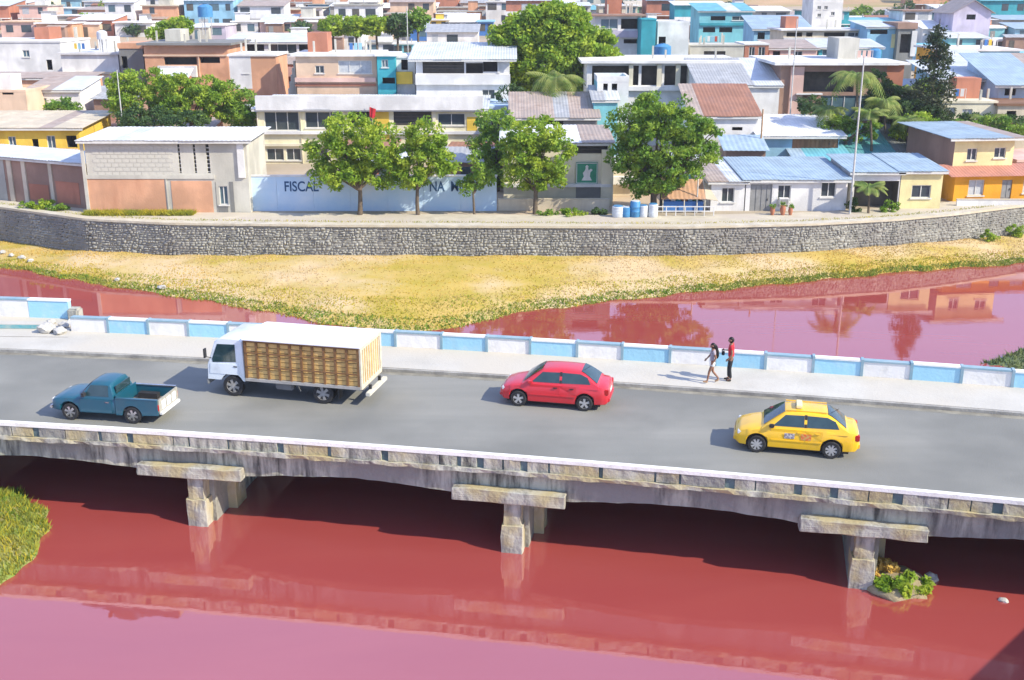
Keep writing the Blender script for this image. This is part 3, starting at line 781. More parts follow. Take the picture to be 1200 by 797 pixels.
building('teal_tower', 'narrow teal painted two storey house beside the peach house', 441.6, 463, 66, 111, 'teal', depth=5, holes=[(447, 455, 70, 79, 'blue'), (448, 463, 91, 98, 'dark')], roof=('slab', 'white', .2, .2))
building('yellow_box_house', 'small white house with a yellow box balcony right of the teal house', 464, 486, 68, 112, 'white', depth=5, holes=[(470, 478, 70, 82, 'dark')], roof=('slab', 'white', .1, .2), bands=[(465, 484, 84, 98, .6, 'yellow', 'balcony_front')])
building('wide_tin_house', 'large white two storey house under a broad pale tin roof behind the school', 487, 597, 69, 110, 'white', depth=8, holes=[(495, 544, 70.5, 86, 'louvre'), (546, 566, 74, 86, 'dark'), (566, 583, 70.5, 84, 'dark'), (565, 580, 105, 120, 'win')],
         roof=('tin', 'pale', .7, 1.0), bands=[(487, 598, 87, 99, .35, 'white', 'balcony_front'), (583, 586, 70, 86, .1, 'white', 'pillar')])
# outside stair between brick house and peach house
pl = Pl(324, 100, 113); z0 = town_h(*pl.o.xy) 
st = thing('outside_stair', 'grey concrete outside staircase beside the peach house', 'stairs', (pl.o.x, pl.o.y, z0 - .3))
zt = pl.hit(324, 68)[1]; wst = pl.hit(345, 68)[0]; nst = 12
for k in range(nst):
    h_ = (zt - z0) * (k + 1) / nst
    MB().box(wst * k / nst, wst * (k + 1) / nst + .02, 0, 1.4, 0, h_).build('step', paint('block'), st)

# school
sc_y = 101.0
b = building('school', 'long two storey cream school with a pale blue roof edge and wide dark window bands', 302, 566, 128, sc_y, 'schoolw', depth=9,
             holes=[(309, 351, 131, 153, 'win'), (357, 402, 131, 150, 'win'), (409, 436, 130, 150, 'dark'), (461, 506, 130, 147, 'louvre'), (513, 545, 133, 147, 'win'),
                    (312, 333, 174, 188, 'win'), (335, 353, 174, 188, 'win'), (361, 385, 174, 187, 'win'), (392, 420, 174, 187, 'win'), (430, 460, 174, 187, 'win'), (468, 500, 173, 186, 'win'), (530, 546, 173, 186, 'win')],
             roof=('tin', 'pale', .5, .35), cat='school',
             bands=[(300, 566, 112, 128.5, .55, 'white', 'roof_fascia'), (302, 306, 129, 206, .12, 'cream', 'pilaster'), (352, 356, 129, 206, .12, 'cream', 'pilaster'), (404, 408, 129, 206, .12, 'cream', 'pilaster'), (438, 458, 131, 206, .06, 'yellow', 'yellow_panel'), (507, 512, 129, 206, .12, 'cream', 'pilaster'), (547, 559, 137, 153, .05, 'yellow', 'yellow_panel'),
                    (302, 566, 153.5, 157, .3, 'white', 'floor_ledge'), (302, 566, 168, 171, .25, 'cream', 'floor_ledge')])
building('school_annex', 'low pale blue annex at the right end of the school', 567, 600, 128, 103, 'paleblue', depth=8, holes=[(575, 590, 140, 152, 'win')], roof=('slab', 'paleblue', .2, .3))
# blue boundary wall with lettering
pl = Pl(280, 207, 79.7); WL = pl.hit(582, 207)[0]; zt = pl.hit(280, 207)[1]
bw = thing('painted_boundary_wall', 'long light blue boundary wall with dark blue lettering behind the roadside trees', 'painted wall', (pl.o.x, pl.o.y, TOWN))
bluewall = mat('shade_blue_wall_paint', (.48, .64, .78), (.66, .74, .80), scale=.35, rough=.85, bump=.2, lo=.45, hi=.72)  # tree shade put into the blue, sunlit patches into the paler tone
whitecap = paint('white')
nseg = 7
for k in range(nseg):
    MB().box(WL * k / nseg + .006, WL * (k + 1) / nseg - .006, 0, .22, 0, zt - TOWN).build('wall_panel', bluewall, bw)
MB().box(-.05, WL + .05, -.04, .26, zt - TOWN + .002, zt - TOWN + .1).build('coping', whitecap, bw)
MB().prism([(0.22, 0), (7.5, 0), (7.5, zt - TOWN + 1.3), (0.22, zt - TOWN)], 0, 0, .2).build('return_wall', whitecap, bw)
def text(body, size, m, parent, loc, rot=(R(90), 0, 0), name='lettering', ext=0.012, align='LEFT', sx=1.0):
    c = bpy.data.curves.new(name, 'FONT'); c.body = body; c.size = size; c.extrude = ext; c.align_x = align; c.offset = 0.014
    o = bpy.data.objects.new('tmp_text', c); COL.objects.link(o)
    bpy.context.view_layer.update()
    me = bpy.data.meshes.new_from_object(o.evaluated_get(bpy.context.evaluated_depsgraph_get())); bpy.data.objects.remove(o)
    me.materials.clear(); me.materials.append(m)
    k = bpy.data.objects.new(name, me); k.location = loc; k.rotation_euler = rot; k.scale = (sx, 1, 1); return link(k, parent)
letter = mat('dark_blue_lettering', (.02, .07, .17), (.04, .10, .2), scale=6, rough=.8)
for wd, a, b_ in (('FISCAL', 333, 373), ('NA', 503, 521), ('MIN', 528, 550)):
    u0, v0 = pl.hit(a, 224); u1, v1 = pl.hit(b_, 212.5)
    hgt = v1 - v0; t = text(wd, hgt / .7, letter, bw, (u0, -.014, v0 - TOWN)); wd_w = max(v.co.x for v in t.data.vertices); t.scale = ((u1 - u0) / wd_w, 1, 1)

# building with the green sign, low walls in front
b = building('sign_building', 'cream building with a dark louvre band and a square green sign with a white figure', 590, 716, 168, 81.9, 'cream', depth=7,
             holes=[(674, 712, 169, 180, 'louvre'), (610, 640, 190, 205, 'win')], roof=('tin', 'white', .3, .4), bands=[(590, 716, 215, 218.5, .35, 'white', 'slab_edge'), (675, 704, 219, 232, .03, 'dgrey', 'painted_shade_panel'), (705, 717, 175, 258, .3, 'cream', 'buttress')])  # dark grey panel paints the shade below the slab edge
root, pl, Wd, H, zb = b
u0, v1 = pl.hit(675, 190); u1, v0 = pl.hit(700, 215)
signg = mat('green_sign_paint', (.03, .22, .12), (.05, .28, .17), scale=2, rough=.6)
sg = thing('green_sign', 'square green sign with a white figure and white border on the cream building', 'sign', (pl.o.x + u0, pl.o.y - .16, v0))
ws, hs = u1 - u0, v1 - v0
MB().box(0, ws, -.02, .05, 0, hs).build('sign_board', signg, sg)
f = MB(); t = .05
f.box(.03, ws - .03, -.032, -.021, .03, .03 + t); f.box(.03, ws - .03, -.032, -.021, hs - .03 - t, hs - .03); f.box(.03, .03 + t, -.032, -.021, .08, hs - .08); f.box(ws - .03 - t, ws - .03, -.032, -.021, .08, hs - .08)
f.build('border', whitecap, sg)
c = ws / 2
f = MB().prism([(c - .38, .25), (c + .38, .25), (c + .22, .55), (c + .26, .85), (c + .42, 1.02), (c + .3, 1.12), (c + .12, 1.0), (c + .09, 1.16), (c + .11, 1.3), (c, 1.4), (c - .11, 1.3), (c - .09, 1.16), (c - .14, 1.0), (c - .3, .8), (c - .22, .55)], 1, -.036, -.021)
f.build('emblem_figure', whitecap, sg)
def low_wall(name, label, x0, x1, ytop, Y, m, t=.2, h0=None, cat='low wall', panels=1):
    pl = Pl(x0, ytop, Y); Wd = pl.hit(x1, ytop)[0]; zt = pl.hit(x0, ytop)[1]
    g = town_h(pl.o.x, Y) - .05
    r_ = thing(name, label, cat, (pl.o.x, Y, g))
    for k in range(panels): MB().box(Wd * k / panels + (.01 if k else 0), Wd * (k + 1) / panels, 0, t, 0, zt - g).build('wall_panel', m, r_)
    MB().box(-.03, Wd + .03, -.03, t + .03, zt - g + .002, zt - g + .07).build('coping', coping, r_)
    return r_
low_wall('garden_wall', 'pale peach low wall right of the blue lettered wall', 584, 714, 234, 79.8, paint('beige'), panels=4)
b = building('ochre_wall_house', 'small beige house with a white ledge between the green sign and the big tree', 718, 762, 196, 86, 'beige', depth=5, holes=[], roof=('slab', 'white', .2, .15), bands=[(717, 752, 206, 215, .5, 'white', 'ledge')])

# white row houses
building('white_row_house', 'long white single storey row house with a pale blue tin roof and four front openings', 875, 994, 211, 79.7, 'white', depth=7.5,
         holes=[(880, 903, 216, 251, 'gate'), (912, 926, 217, 236, 'win'), (963, 979, 213, 231, 'win')], roof=('tin', 'blue', .3, .45))
building('white_corner_house', 'white house with one dark square window at the left end of the white row', 834, 873.5, 213, 79.7, 'white', depth=7.5, holes=[(846, 860, 220, 237, 'win')], roof=('tin', 'pale', .3, .45))
b = building('porch_house', 'white fronted house with a deep dark porch beside the pale yellow house', 1000, 1056, 202, 80.4, 'white', depth=6, holes=[(1002, 1055, 212, 247, 'dark')], roof=('tin', 'blue', .3, .35))
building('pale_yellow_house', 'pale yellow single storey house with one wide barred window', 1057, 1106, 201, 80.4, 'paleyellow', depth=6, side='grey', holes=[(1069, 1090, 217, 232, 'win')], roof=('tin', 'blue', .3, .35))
# two storey yellow and orange house, two blocks of one house
Yo = 83.4
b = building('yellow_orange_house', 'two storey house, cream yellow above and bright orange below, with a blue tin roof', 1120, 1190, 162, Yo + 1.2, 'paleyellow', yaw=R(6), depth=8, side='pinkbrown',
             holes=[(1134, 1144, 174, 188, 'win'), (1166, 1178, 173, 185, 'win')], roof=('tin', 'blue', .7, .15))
root, pl, Wd, H, zb = b
pl2 = Pl(1120, 206, Yo - .2, R(6)); w2 = pl2.hit(1230, 206)[0]; zt2 = pl2.hit(1120, 206)[1]
def loc_in(root_pl, root_z, P2):   # a second plane's origin in the first one's frame
    d = P2.o - root_pl.o; return Vector((d.dot(root_pl.d), d.dot(root_pl.n), root_z))
lo = loc_in(pl, 0, pl2)
holes = []
for h in ((1136, 1152, 211, 229, 'curt'), (1175, 1184, 211, 233, 'door'), (1200, 1214, 211, 226, 'curt')):
    a, c1 = pl2.hit(h[0], h[2]); bq, c0 = pl2.hit(h[1], h[3]); holes.append((a, bq, c0 - zb, c1 - zb, h[4]))
mb = MB(); front_wall(mb, w2, zt2 - zb, [h[:4] for h in holes])
mb.poly([(0, 0.001, 0), (0, 3, 0), (0, 3, zt2 - zb), (0, 0.001, zt2 - zb)]); mb.poly([(w2, 0.001, 0), (w2, 3, 0), (w2, 3, zt2 - zb), (w2, 0.001, zt2 - zb)])
gf = mb.build('ground_floor_wall', paint('orange'), root, lo)
for h in holes: window(gf, *h) if False else None
for h in holes:
    o = window(root, *h); o.location = o.location + lo
mb = MB(); corrugated(mb, lo.x - .6, lo.x + w2 + .4, lo.y - .5, lo.y + 1.7, zt2 - zb + .02, zt2 - zb + .6); mb.build('awning_roof', tin('tile'), root)
building('pink_end_house', 'pink single storey wall at the right edge behind the orange ground floor', 1192, 1260, 190, Yo + 5, 'pink', yaw=R(6), depth=6, roof=('slab', 'pink', .1, .2))
low_wall('white_garden_wall', 'plain white garden wall below the orange house at the right edge', 1122, 1290, 234.5, 81.4, paint('white'), panels=3)

# behind the white row
building('blue_side_house', 'light blue walled house with a thin white roof and brown wooden boards', 893, 984, 159, 93, 'sky', depth=6, holes=[(929, 983, 160, 178, 'wood')], roof=('tin', 'white', .5, .9))
building('white_gable_house', 'white house with a rusty brown tiled roof beside the large tree', 812, 889, 136, 94, 'white', depth=7, holes=[(858, 870, 149, 153, 'dark')], roof=('tin', 'rust', .3, 1.9))
building('teal_roof_shed', 'low shed with a dark teal tin roof behind the porch house', 1000, 1068, 184, 92, 'brown', depth=7, roof=('tin', 'teal', .4, 1.7), holes=[(1010, 1060, 186, 192, 'dark')])
building('aqua_roof_shed', 'low shed with an aqua tin roof between the blue walled house and the teal shed', 935, 998, 190, 90, 'grey', depth=6, roof=('tin', 'aqua', .3, 1.2))
building('reddish_arch_house', 'unfinished reddish house with a big dark arched bay behind the tall palm', 916, 1040, 76, 104, 'pinkbrown', depth=10, holes=[(938, 1000, 84, 108, 'dark'), (962, 1030, 112, 140, 'blue')], roof=('slab', 'white', .8, .25),
         bands=[(927, 936, 78, 160, .25, 'pink', 'column'), (932, 962, 109, 110.5, .6, 'white', 'balcony_slab')])
building('brick_pillar_house', 'square orange brick upper room right of the arched bay', 1036, 1060, 76, 104.5, 'brick', depth=6, roof=('slab', 'white', .4, .2))
building('white_hall', 'white hall with a pale pink lower wall and a large sloping grey tin roof', 820, 914, 100, 103, 'white', depth=8, holes=[(862, 875, 104, 118, 'curt')], roof=('tin', 'grey', .3, 1.8), bands=[(822, 866, 104, 119, .03, 'pink', 'pink_panel')])
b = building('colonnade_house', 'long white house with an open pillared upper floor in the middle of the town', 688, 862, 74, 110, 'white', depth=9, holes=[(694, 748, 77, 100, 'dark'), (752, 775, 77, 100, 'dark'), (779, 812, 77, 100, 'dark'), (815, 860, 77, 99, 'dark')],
             roof=('slab', 'white', .6, .25), bands=[(690, 862, 101, 106, .4, 'white', 'parapet_wall')] + [(x, x + 4, 75, 106, .3, 'cream', 'pillar') for x in (737, 770, 792, 806, 815)])
building('white_frame_tower', 'slim white open frame stair tower at the left end of the pillared house', 700, 737, 96, 101, 'white', depth=4, holes=[(707, 712, 98, 112, 'dark'), (717, 723, 98, 112, 'dark')], roof=('parapet', 'white', 0, .5), side='aqua')
building('aqua_shed', 'small aqua walled house below the white frame tower', 696, 724, 118, 98, 'aqua', depth=5, roof=('tin', 'pale', .2, .8))
building('dark_roof_shed', 'low shed with dark roof behind the green sign building', 600, 700, 138, 96, 'dgrey', depth=7, roof=('tin', 'rustgrey', .3, 1.4), holes=[(640, 660, 142, 160, 'dark')])
building('white_block_house', 'white blank house with a blue water tank below, centre right of the town', 771, 808, 28, 137, 'white', depth=8, holes=[(772, 780, 43, 52, 'dark')], roof=('parapet', 'white', 0, .3))
building('teal_block_tower', 'tall plain teal tower block left of the white blank house', 752, 769, 24, 134, 'teal', depth=5, roof=('slab', 'teal', .05, .2))
building('balcony_row_house', 'white house with two pillared balconies left of the teal tower', 697, 751, 19, 138, 'white', depth=8, holes=[(704, 724, 22, 34, 'blue'), (728, 748, 22, 34, 'dark'), (731, 750, 46, 51, 'dark')], roof=('slab', 'pinkbrown', .6, .2), bands=[(700, 750, 36, 44, .3, 'lilac', 'balcony_front')])
building('grey_wall_house', 'long low grey walled house right of the white blank house', 809, 872, 54, 141, 'block', depth=6, roof=('slab', 'block', .1, .15), holes=[(825, 850, 60, 66, 'louvre')])
building('brick_cube_house', 'small brick house with white pillars right of the grey walled house', 873, 901, 53, 141, 'brick', depth=6, holes=[(878, 884, 55, 69, 'win'), (889, 896, 55, 69, 'win')], roof=('slab', 'white', .1, .2))
building('cyan_two_storey_house', 'wide cyan two storey house with dark windows at the upper right', 820, 882, 13, 182, 'aqua', depth=9, holes=[(833, 850, 19, 24, 'dark'), (858, 876, 19, 24, 'win'), (824, 838, 32, 38, 'dark'), (843, 858, 32, 38, 'dark')], roof=('tin', 'aqua', .4, 1.0), bands=[(820, 882, 27, 30, .3, 'teal', 'balcony_slab')])
building('cyan_low_house', 'cyan house with pale tin roof right of the wide cyan house', 884, 950, 34, 168, 'sky', depth=8, holes=[(888, 896, 38, 46, 'dark'), (905, 915, 38, 45, 'dark'), (928, 944, 37, 44, 'dark')], roof=('tin', 'blue', .4, 1.6))
building('white_monument_house', 'tall narrow white house in front of the brown hillside', 953, 988, 4, 215, 'white', depth=8, holes=[(958, 962, 7, 11, 'win'), (966, 970, 7, 11, 'win'), (958, 962, 16, 20, 'win'), (974, 978, 14, 18, 'win')], roof=('parapet', 'white', 0, .6))
building('long_white_ledge_house', 'long house with a white upper ledge and dark windows at the upper right', 918, 1016, 36, 156, 'beige', depth=8, holes=[(922, 940, 38, 43, 'dark'), (945, 952, 38, 43, 'dark'), (966, 990, 38, 43, 'dark'), (994, 1010, 38, 43, 'win')], roof=('slab', 'white', .4, .2), bands=[(918, 1016, 44, 50, .3, 'white', 'balcony_front')])
building('yellow_strip_house', 'cyan house with a yellow strip beside its dark doorway', 1017, 1050, 32, 152, 'sky', depth=8, holes=[(1020, 1040, 35, 40, 'dark')], roof=('tin', 'pale', .3, .6), bands=[(1045, 1050, 40, 56, .05, 'paleyellow', 'yellow_strip')])
building('grey_tower_house', 'grey two storey house with white corner pillar right of the yellow strip', 1053, 1073, 34, 151, 'dgrey', depth=6, holes=[(1056, 1066, 40, 62, 'dark')], roof=('slab', 'pinkbrown', .2, .8), bands=[(1069, 1072, 36, 66, .1, 'white', 'pillar')])
building('teal_market_house', 'low teal house with rooftop water tank above the arched bay', 960, 1034, 56, 143, 'teal', depth=6, holes=[(964, 975, 58, 66, 'blue'), (984, 996, 58, 68, 'dark')], roof=('tin', 'pale', .3, .7))
building('pink_shop_house', 'pink house front behind the sloping grey hall roof', 902, 958, 57, 142.5, 'pink', depth=6, holes=[(906, 914, 60, 68, 'dark'), (930, 940, 60, 68, 'win')], roof=('tin', 'rustgrey', .3, .7))
building('arched_roof_hall', 'hall with a rounded purple brown roof at the upper right corner', 1118, 1162, 14, 214, 'lilac', depth=10, holes=[(1133, 1143, 17, 23, 'dark')], roof=('gabley', 'rustgrey', .6, 2.0))
building('blue_corner_house', 'bright blue walled house with an open dark balcony right of the conifer', 1109, 1195, 60, 122, 'sky', depth=9, holes=[(1113, 1120, 64, 80, 'blue'), (1127, 1143, 62, 68, 'blue'), (1162, 1174, 62, 70, 'curt'), (1176, 1191, 62, 72, 'dark')], roof=('slab', 'white', .3, .2), bands=[(1167, 1194, 74, 78, .4, 'aqua', 'balcony_slab')])
building('brick_gable_house', 'small brick gabled house with pale tin roof in front of the blue walled house', 1124, 1163, 76, 115, 'brick', depth=6, holes=[], roof=('tin', 'pale', .6, 1.0))
building('blue_shed_house', 'pale blue house with wide tin roof and dark windows right of the conifer', 1108, 1160, 92, 108, 'sky', depth=8, holes=[(1112, 1124, 95, 103, 'dark'), (1128, 1154, 95, 104, 'blue'), (1128, 1150, 108, 118, 'win')], roof=('tin', 'pale', .9, 1.0))
building('blue_roof_annex', 'blue tin roofed annex at the right edge below the blue walled house', 1172, 1250, 98, 104, 'paleblue', depth=8, holes=[(1178, 1190, 104, 112, 'dark')], roof=('tin', 'blue', .7, 2.0))
building('cream_wall_house', 'cream low house above the two storey yellow house roof', 1104, 1168, 121, 99.5, 'cream', depth=5, holes=[(1108, 1119, 126, 134, 'curt'), (1128, 1139, 128, 136, 'curt')], roof=('slab', 'cream', .1, .2))
building('brown_wall_house', 'brownish low house at the right edge above the yellow house roof', 1170, 1260, 124, 99, 'beige', depth=5, holes=[(1180, 1190, 130, 138, 'dark')], roof=('slab', 'brown', .2, .2))
building('orange_trim_house', 'narrow orange trimmed house right of the conifer tip', 1098, 1108.4, 58, 120, 'orange', depth=6, holes=[], roof=('slab', 'white', .1, .2))

def filler():
    q = random.Random(77); n = 0; tries = 0; words = {}
    while n < 62 and tries < 4000:
        tries += 1
        Y = q.uniform(88, 150); px = q.uniform(-10, 1210); wm = q.uniform(2.6, 4.6); D = q.uniform(2.5, 4.0)
        if px < 110 and Y < 100: continue
        p = on_y(px, 100, Y); X = p.x; h = q.uniform(2.4, 3.6) if Y < 110 else q.uniform(2.6, 5.4)
        if any(not (X + wm + .3 < f_[0] + .4 or X - .3 > f_[1] - .4 or Y + D + .2 < f_[2] + .8 or Y - .3 > f_[3] - .8) for f_ in FOOT): continue
        left = px < 640
        wc = q.choice(['brick', 'palebrick', 'block', 'white', 'beige', 'pinkbrown', 'peach'] if left else ['sky', 'block', 'beige', 'aqua', 'palebrick', 'white', 'pinkbrown']); rc = q.choice(['rust', 'rustgrey', 'grey', 'white', 'pale'] if left else ['rustgrey', 'pale', 'blue', 'aqua', 'grey'])
        g = town_h(X, Y) - .4; pp = project(X, Y, g + h)
        sec = 'far left' if px < 200 else 'left' if px < 400 else 'centre left' if px < 600 else 'centre right' if px < 800 else 'right' if px < 1000 else 'far right'
        key = (wc, rc, sec); words[key] = words.get(key, 0) + 1
        r_ = thing('small_shed', 'small %s shed with a %s tin roof between houses, %s%s' % (dict(brick='red brick', palebrick='pale brick', block='grey block', pinkbrown='reddish brown').get(wc, wc), dict(rustgrey='rusty grey').get(rc, rc), sec, '' if words[key] == 1 else ', %s such' % ORD[words[key] - 1]), 'shed', (X, Y, g), q.uniform(-.12, .12), 'small sheds filling the gaps between houses')
        MB().box(0, wm, 0, D, 0, h).build('wall', paint(wc), r_)
        mb = MB(); corrugated(mb, -.25, wm + .25, -.35, D + .25, h + .08, h + .08 + q.uniform(.2, .8), step=.4); mb.build('roof', tin(rc), r_)
        MB().box(.4, 1.2, -.04, .02, 0.1, 2.1).build('door', doorm if q.random() < .5 else wood_m, r_)
        if wm > 2.8: MB().box(1.7, 2.5, -.03, .02, 1.2, 2.1).build('window', glass, r_)
        FOOT.append((X - .3, X + wm + .3, Y - .4, Y + D + .3, h)); n += 1
filler()
# ---- the hillside of smaller houses: (x0, x1, eave row, ground row, wall, roof kind, roof colour)
HS = [(0, 40, 26, 44, 'pink', 'slab', 'peach'), (42, 84, 28, 47, 'palebrick', 'slab', 'white'), (86, 132, 24, 43, 'brick', 'tin', 'white'), (134, 178, 27, 44, 'white', 'slab', 'white'),
      (224, 264, 30, 47, 'lilac', 'slab', 'white'), (272, 302, 26, 42, 'white', 'slab', 'white'), (304, 344, 26, 42, 'pink', 'tin', 'pale'), (346, 376, 22, 40, 'peach', 'slab', 'white'),
      (322, 372, 44, 62, 'white', 'slab', 'beige'), (374, 424, 40, 60, 'white', 'tin', 'grey'), (430, 462, 51, 64, 'white', 'slab', 'grey'), (462, 484, 52, 66, 'aqua', 'slab', 'white'),
      (480, 500, 33, 48, 'blue', 'tin', 'pale'), (502, 526, 24, 38, 'yellow', 'slab', 'white'), (560, 578, 26, 42, 'blue', 'slab', 'sky'), (500, 560, 38, 56, 'white', 'tin', 'grey'), (524, 560, 26, 38, 'white', 'tin', 'white'),
      (150, 192, 9, 22, 'white', 'tin', 'pale'), (60, 96, 10, 23, 'sky', 'slab', 'white'), (98, 148, 2, 18, 'white', 'slab', 'white'), (688, 732, 8, 20, 'sky', 'tin', 'blue'), (640, 686, 2, 14, 'white', 'tin', 'pale'),
      (735, 760, 8, 20, 'green', 'tin', 'beige'), (762, 818, 11, 26, 'lilac', 'slab', 'pinkbrown'), (884, 950, 18, 32, 'teal', 'tin', 'rustgrey'), (990, 1050, 21, 34, 'sky', 'slab', 'white'), (1052, 1100, 20, 36, 'white', 'tin', 'grey'),
      (1082, 1118, 34, 52, 'white', 'tin', 'white'), (1112, 1152, 34, 50, 'grey', 'tin', 'teal'), (1150, 1190, 32, 48, 'beige', 'slab', 'peach'), (1190, 1230, 34, 50, 'sky', 'tin', 'blue'), (1112, 1160, 45, 58, 'aqua', 'tin', 'pale'),
      (1160, 1212, 48, 60, 'lilac', 'slab', 'white'), (1075, 1110, 64, 84, 'sky', 'tin', 'aqua'), (1164, 1200, 12, 26, 'aqua', 'tin', 'aqua')]
cname = dict(white='white', pink='pink', palebrick='pale brick', brick='red brick', lilac='lilac grey', peach='peach', aqua='aqua', blue='deep blue', yellow='yellow', sky='sky blue', green='green', teal='teal', grey='grey', beige='beige', cream='cream', paleyellow='pale yellow', orange='orange', block='grey block', paleblue='pale blue')
rname = dict(white='white', peach='peach', pale='pale tin', beige='beige', grey='grey', sky='blue', blue='blue tin', pinkbrown='reddish', rustgrey='rusty', teal='teal', aqua='aqua', tile='red tile')
rh = random.Random(21)
WINME = {}
def far_window(parent, u, z, w, h, m):
    key = (m.name, round(w, 1), round(h, 1))
    if key not in WINME:
        mb = MB().box(-w / 2, w / 2, -.03, .05, 0, h); WINME[key] = mb.mesh('window', m)
    return inst('window', WINME[key], parent, (u, 0, z))
FARN = {}
def far_house(px0, px1, ye, yg, wc, rk, rc, label, nm='hillside_house', group='houses stepping up the far side of the town', base_y=None):
    Y = base_y or y_of_row((px0 + px1) / 2, yg)
    pl = Pl(px0, ye, Y); Wd = pl.hit(px1, ye)[0]; zt = pl.hit(px0, ye)[1]; g = town_h(pl.o.x, Y) - .8
    H = max(2.6, zt - g); D = rh.uniform(7, 10)
    D = min(D, 9)
    root = thing(nm, label, 'house', (pl.o.x, Y, g), 0, group)
    mb = MB().box(0, Wd, 0, D, 0, H); mb.build('wall', paint(wc), root)
    if rk == 'slab': MB().box(-.3, Wd + .3, -.4, D + .3, H + .002, H + .25).build('roof', paint(rc), root)
    else:
        mb = MB(); r_ = rh.uniform(.5, 1.6); corrugated(mb, -.3, Wd + .3, -.5, D + .3, H + .12 - .05 * r_, H + .12 + r_, step=.8); mb.build('roof', tin(rc), root)
        MB().poly([(0, D, H), (Wd, D, H), (Wd, D, H + r_), (0, D, H + r_)]).poly([(0, 0, H), (0, D, H), (0, D, H + r_)]).poly([(Wd, 0, H), (Wd, D, H), (Wd, D, H + r_)]).build('gable_wall', paint(wc), root)
    fl = 1 if H < 4.6 else 2 if H < 8 else 3
    n = max(2, int(Wd / 2.6)); fh = (H - .8) / fl
    for f_ in range(fl):
        for k in range(n):
            if rh.random() < .18: continue
            u = Wd * (k + .5) / n + rh.uniform(-.2, .2)
            w_ = rh.choice([1.0, 1.4, 2.0]); w_ = min(w_, Wd / n * .8)
            far_window(root, u, .8 + fh * f_ + fh * .34, w_, min(1.4, fh * .55), rh.choice([glass, glass, glassb, curt, void, glass]))
    if rh.random() < .5 and rk == 'slab' and Wd > 4:      # a room or stair head on the flat roof
        a_ = rh.uniform(.3, Wd - 2.8); hh_ = rh.uniform(1.2, 2.3)
        rr_ = MB().box(a_, a_ + rh.uniform(1.5, 2.6), 1.2, 4.2, H + .252, H + hh_).build('roof_room', paint(rh.choice([wc, 'white', 'palebrick', 'block'])), root)
        MB().box(a_ - .15, a_ + 2.8, 1.0, 4.4, H + hh_ + .002, H + hh_ + .1).build('roof_room_cover', tin(rh.choice(['grey', 'rustgrey', 'pale', 'white'])), rr_)
    elif rk == 'slab' and rh.random() < .5:
        for k_ in range(4): MB().box(.2 + k_ * (Wd - .5) / 3, .35 + k_ * (Wd - .5) / 3, -.1, .05, H + .252, H + rh.uniform(.8, 1.3)).build('column_stub', paint('block'), root)
    if rh.random() < .45 and Wd > 4:                      # lean-to in front
        a_ = rh.uniform(0, Wd * .4); b_ = a_ + Wd * .5
        lt = MB().box(a_, b_, -1.6, -.004, 0, 2.4 + .8).build('lean_to', paint(rh.choice(['palebrick', 'white', 'block', 'pinkbrown', 'aqua' if px0 > 640 else 'peach'])), root)
        mb = MB(); corrugated(mb, a_ - .2, b_ + .2, -1.9, -.01, 3.25, 3.7, step=.8); mb.build('lean_to_roof', tin(rh.choice(['grey', 'rustgrey', 'pale', 'white', 'rust'])), lt)
        MB().box(a_ + .6, a_ + 1.5, -1.66, -1.602, .8, 2.7).build('door', rh.choice([void, glassb, doorm]), lt)
    if fl > 1 and rh.random() < .5:
        MB().box(-.1, Wd + .1, -.9, -.004, .8 + fh - .05, .8 + fh + .12).build('balcony_slab', paint('white'), root)
        MB().box(-.1, Wd + .1, -.9, -.82, .8 + fh + .121, .8 + fh + .9).build('balcony_rail', paint(rh.choice([wc, 'white'])), root)
    FOOT.append((pl.o.x - .4, pl.o.x + Wd + .4, Y - 1.2, Y + D + .6, zt))
    return root
place_words = lambda px, py: ('far left' if px < 200 else 'left' if px < 400 else 'centre left' if px < 560 else 'centre' if px < 700 else 'centre right' if px < 880 else 'right' if px < 1050 else 'far right')
for q in HS:
    x0, x1, ye, yg, wc, rk, rc = q
    far_house(*q, label='%s house with %s roof, %s, %s' % (cname[wc], rname[rc], place_words((x0 + x1) / 2, 0), 'close to the top edge' if ye < 16 else 'a little below the top edge' if ye < 34 else 'lower on the town slope') + (', left one' if x0 == 500 else ''))
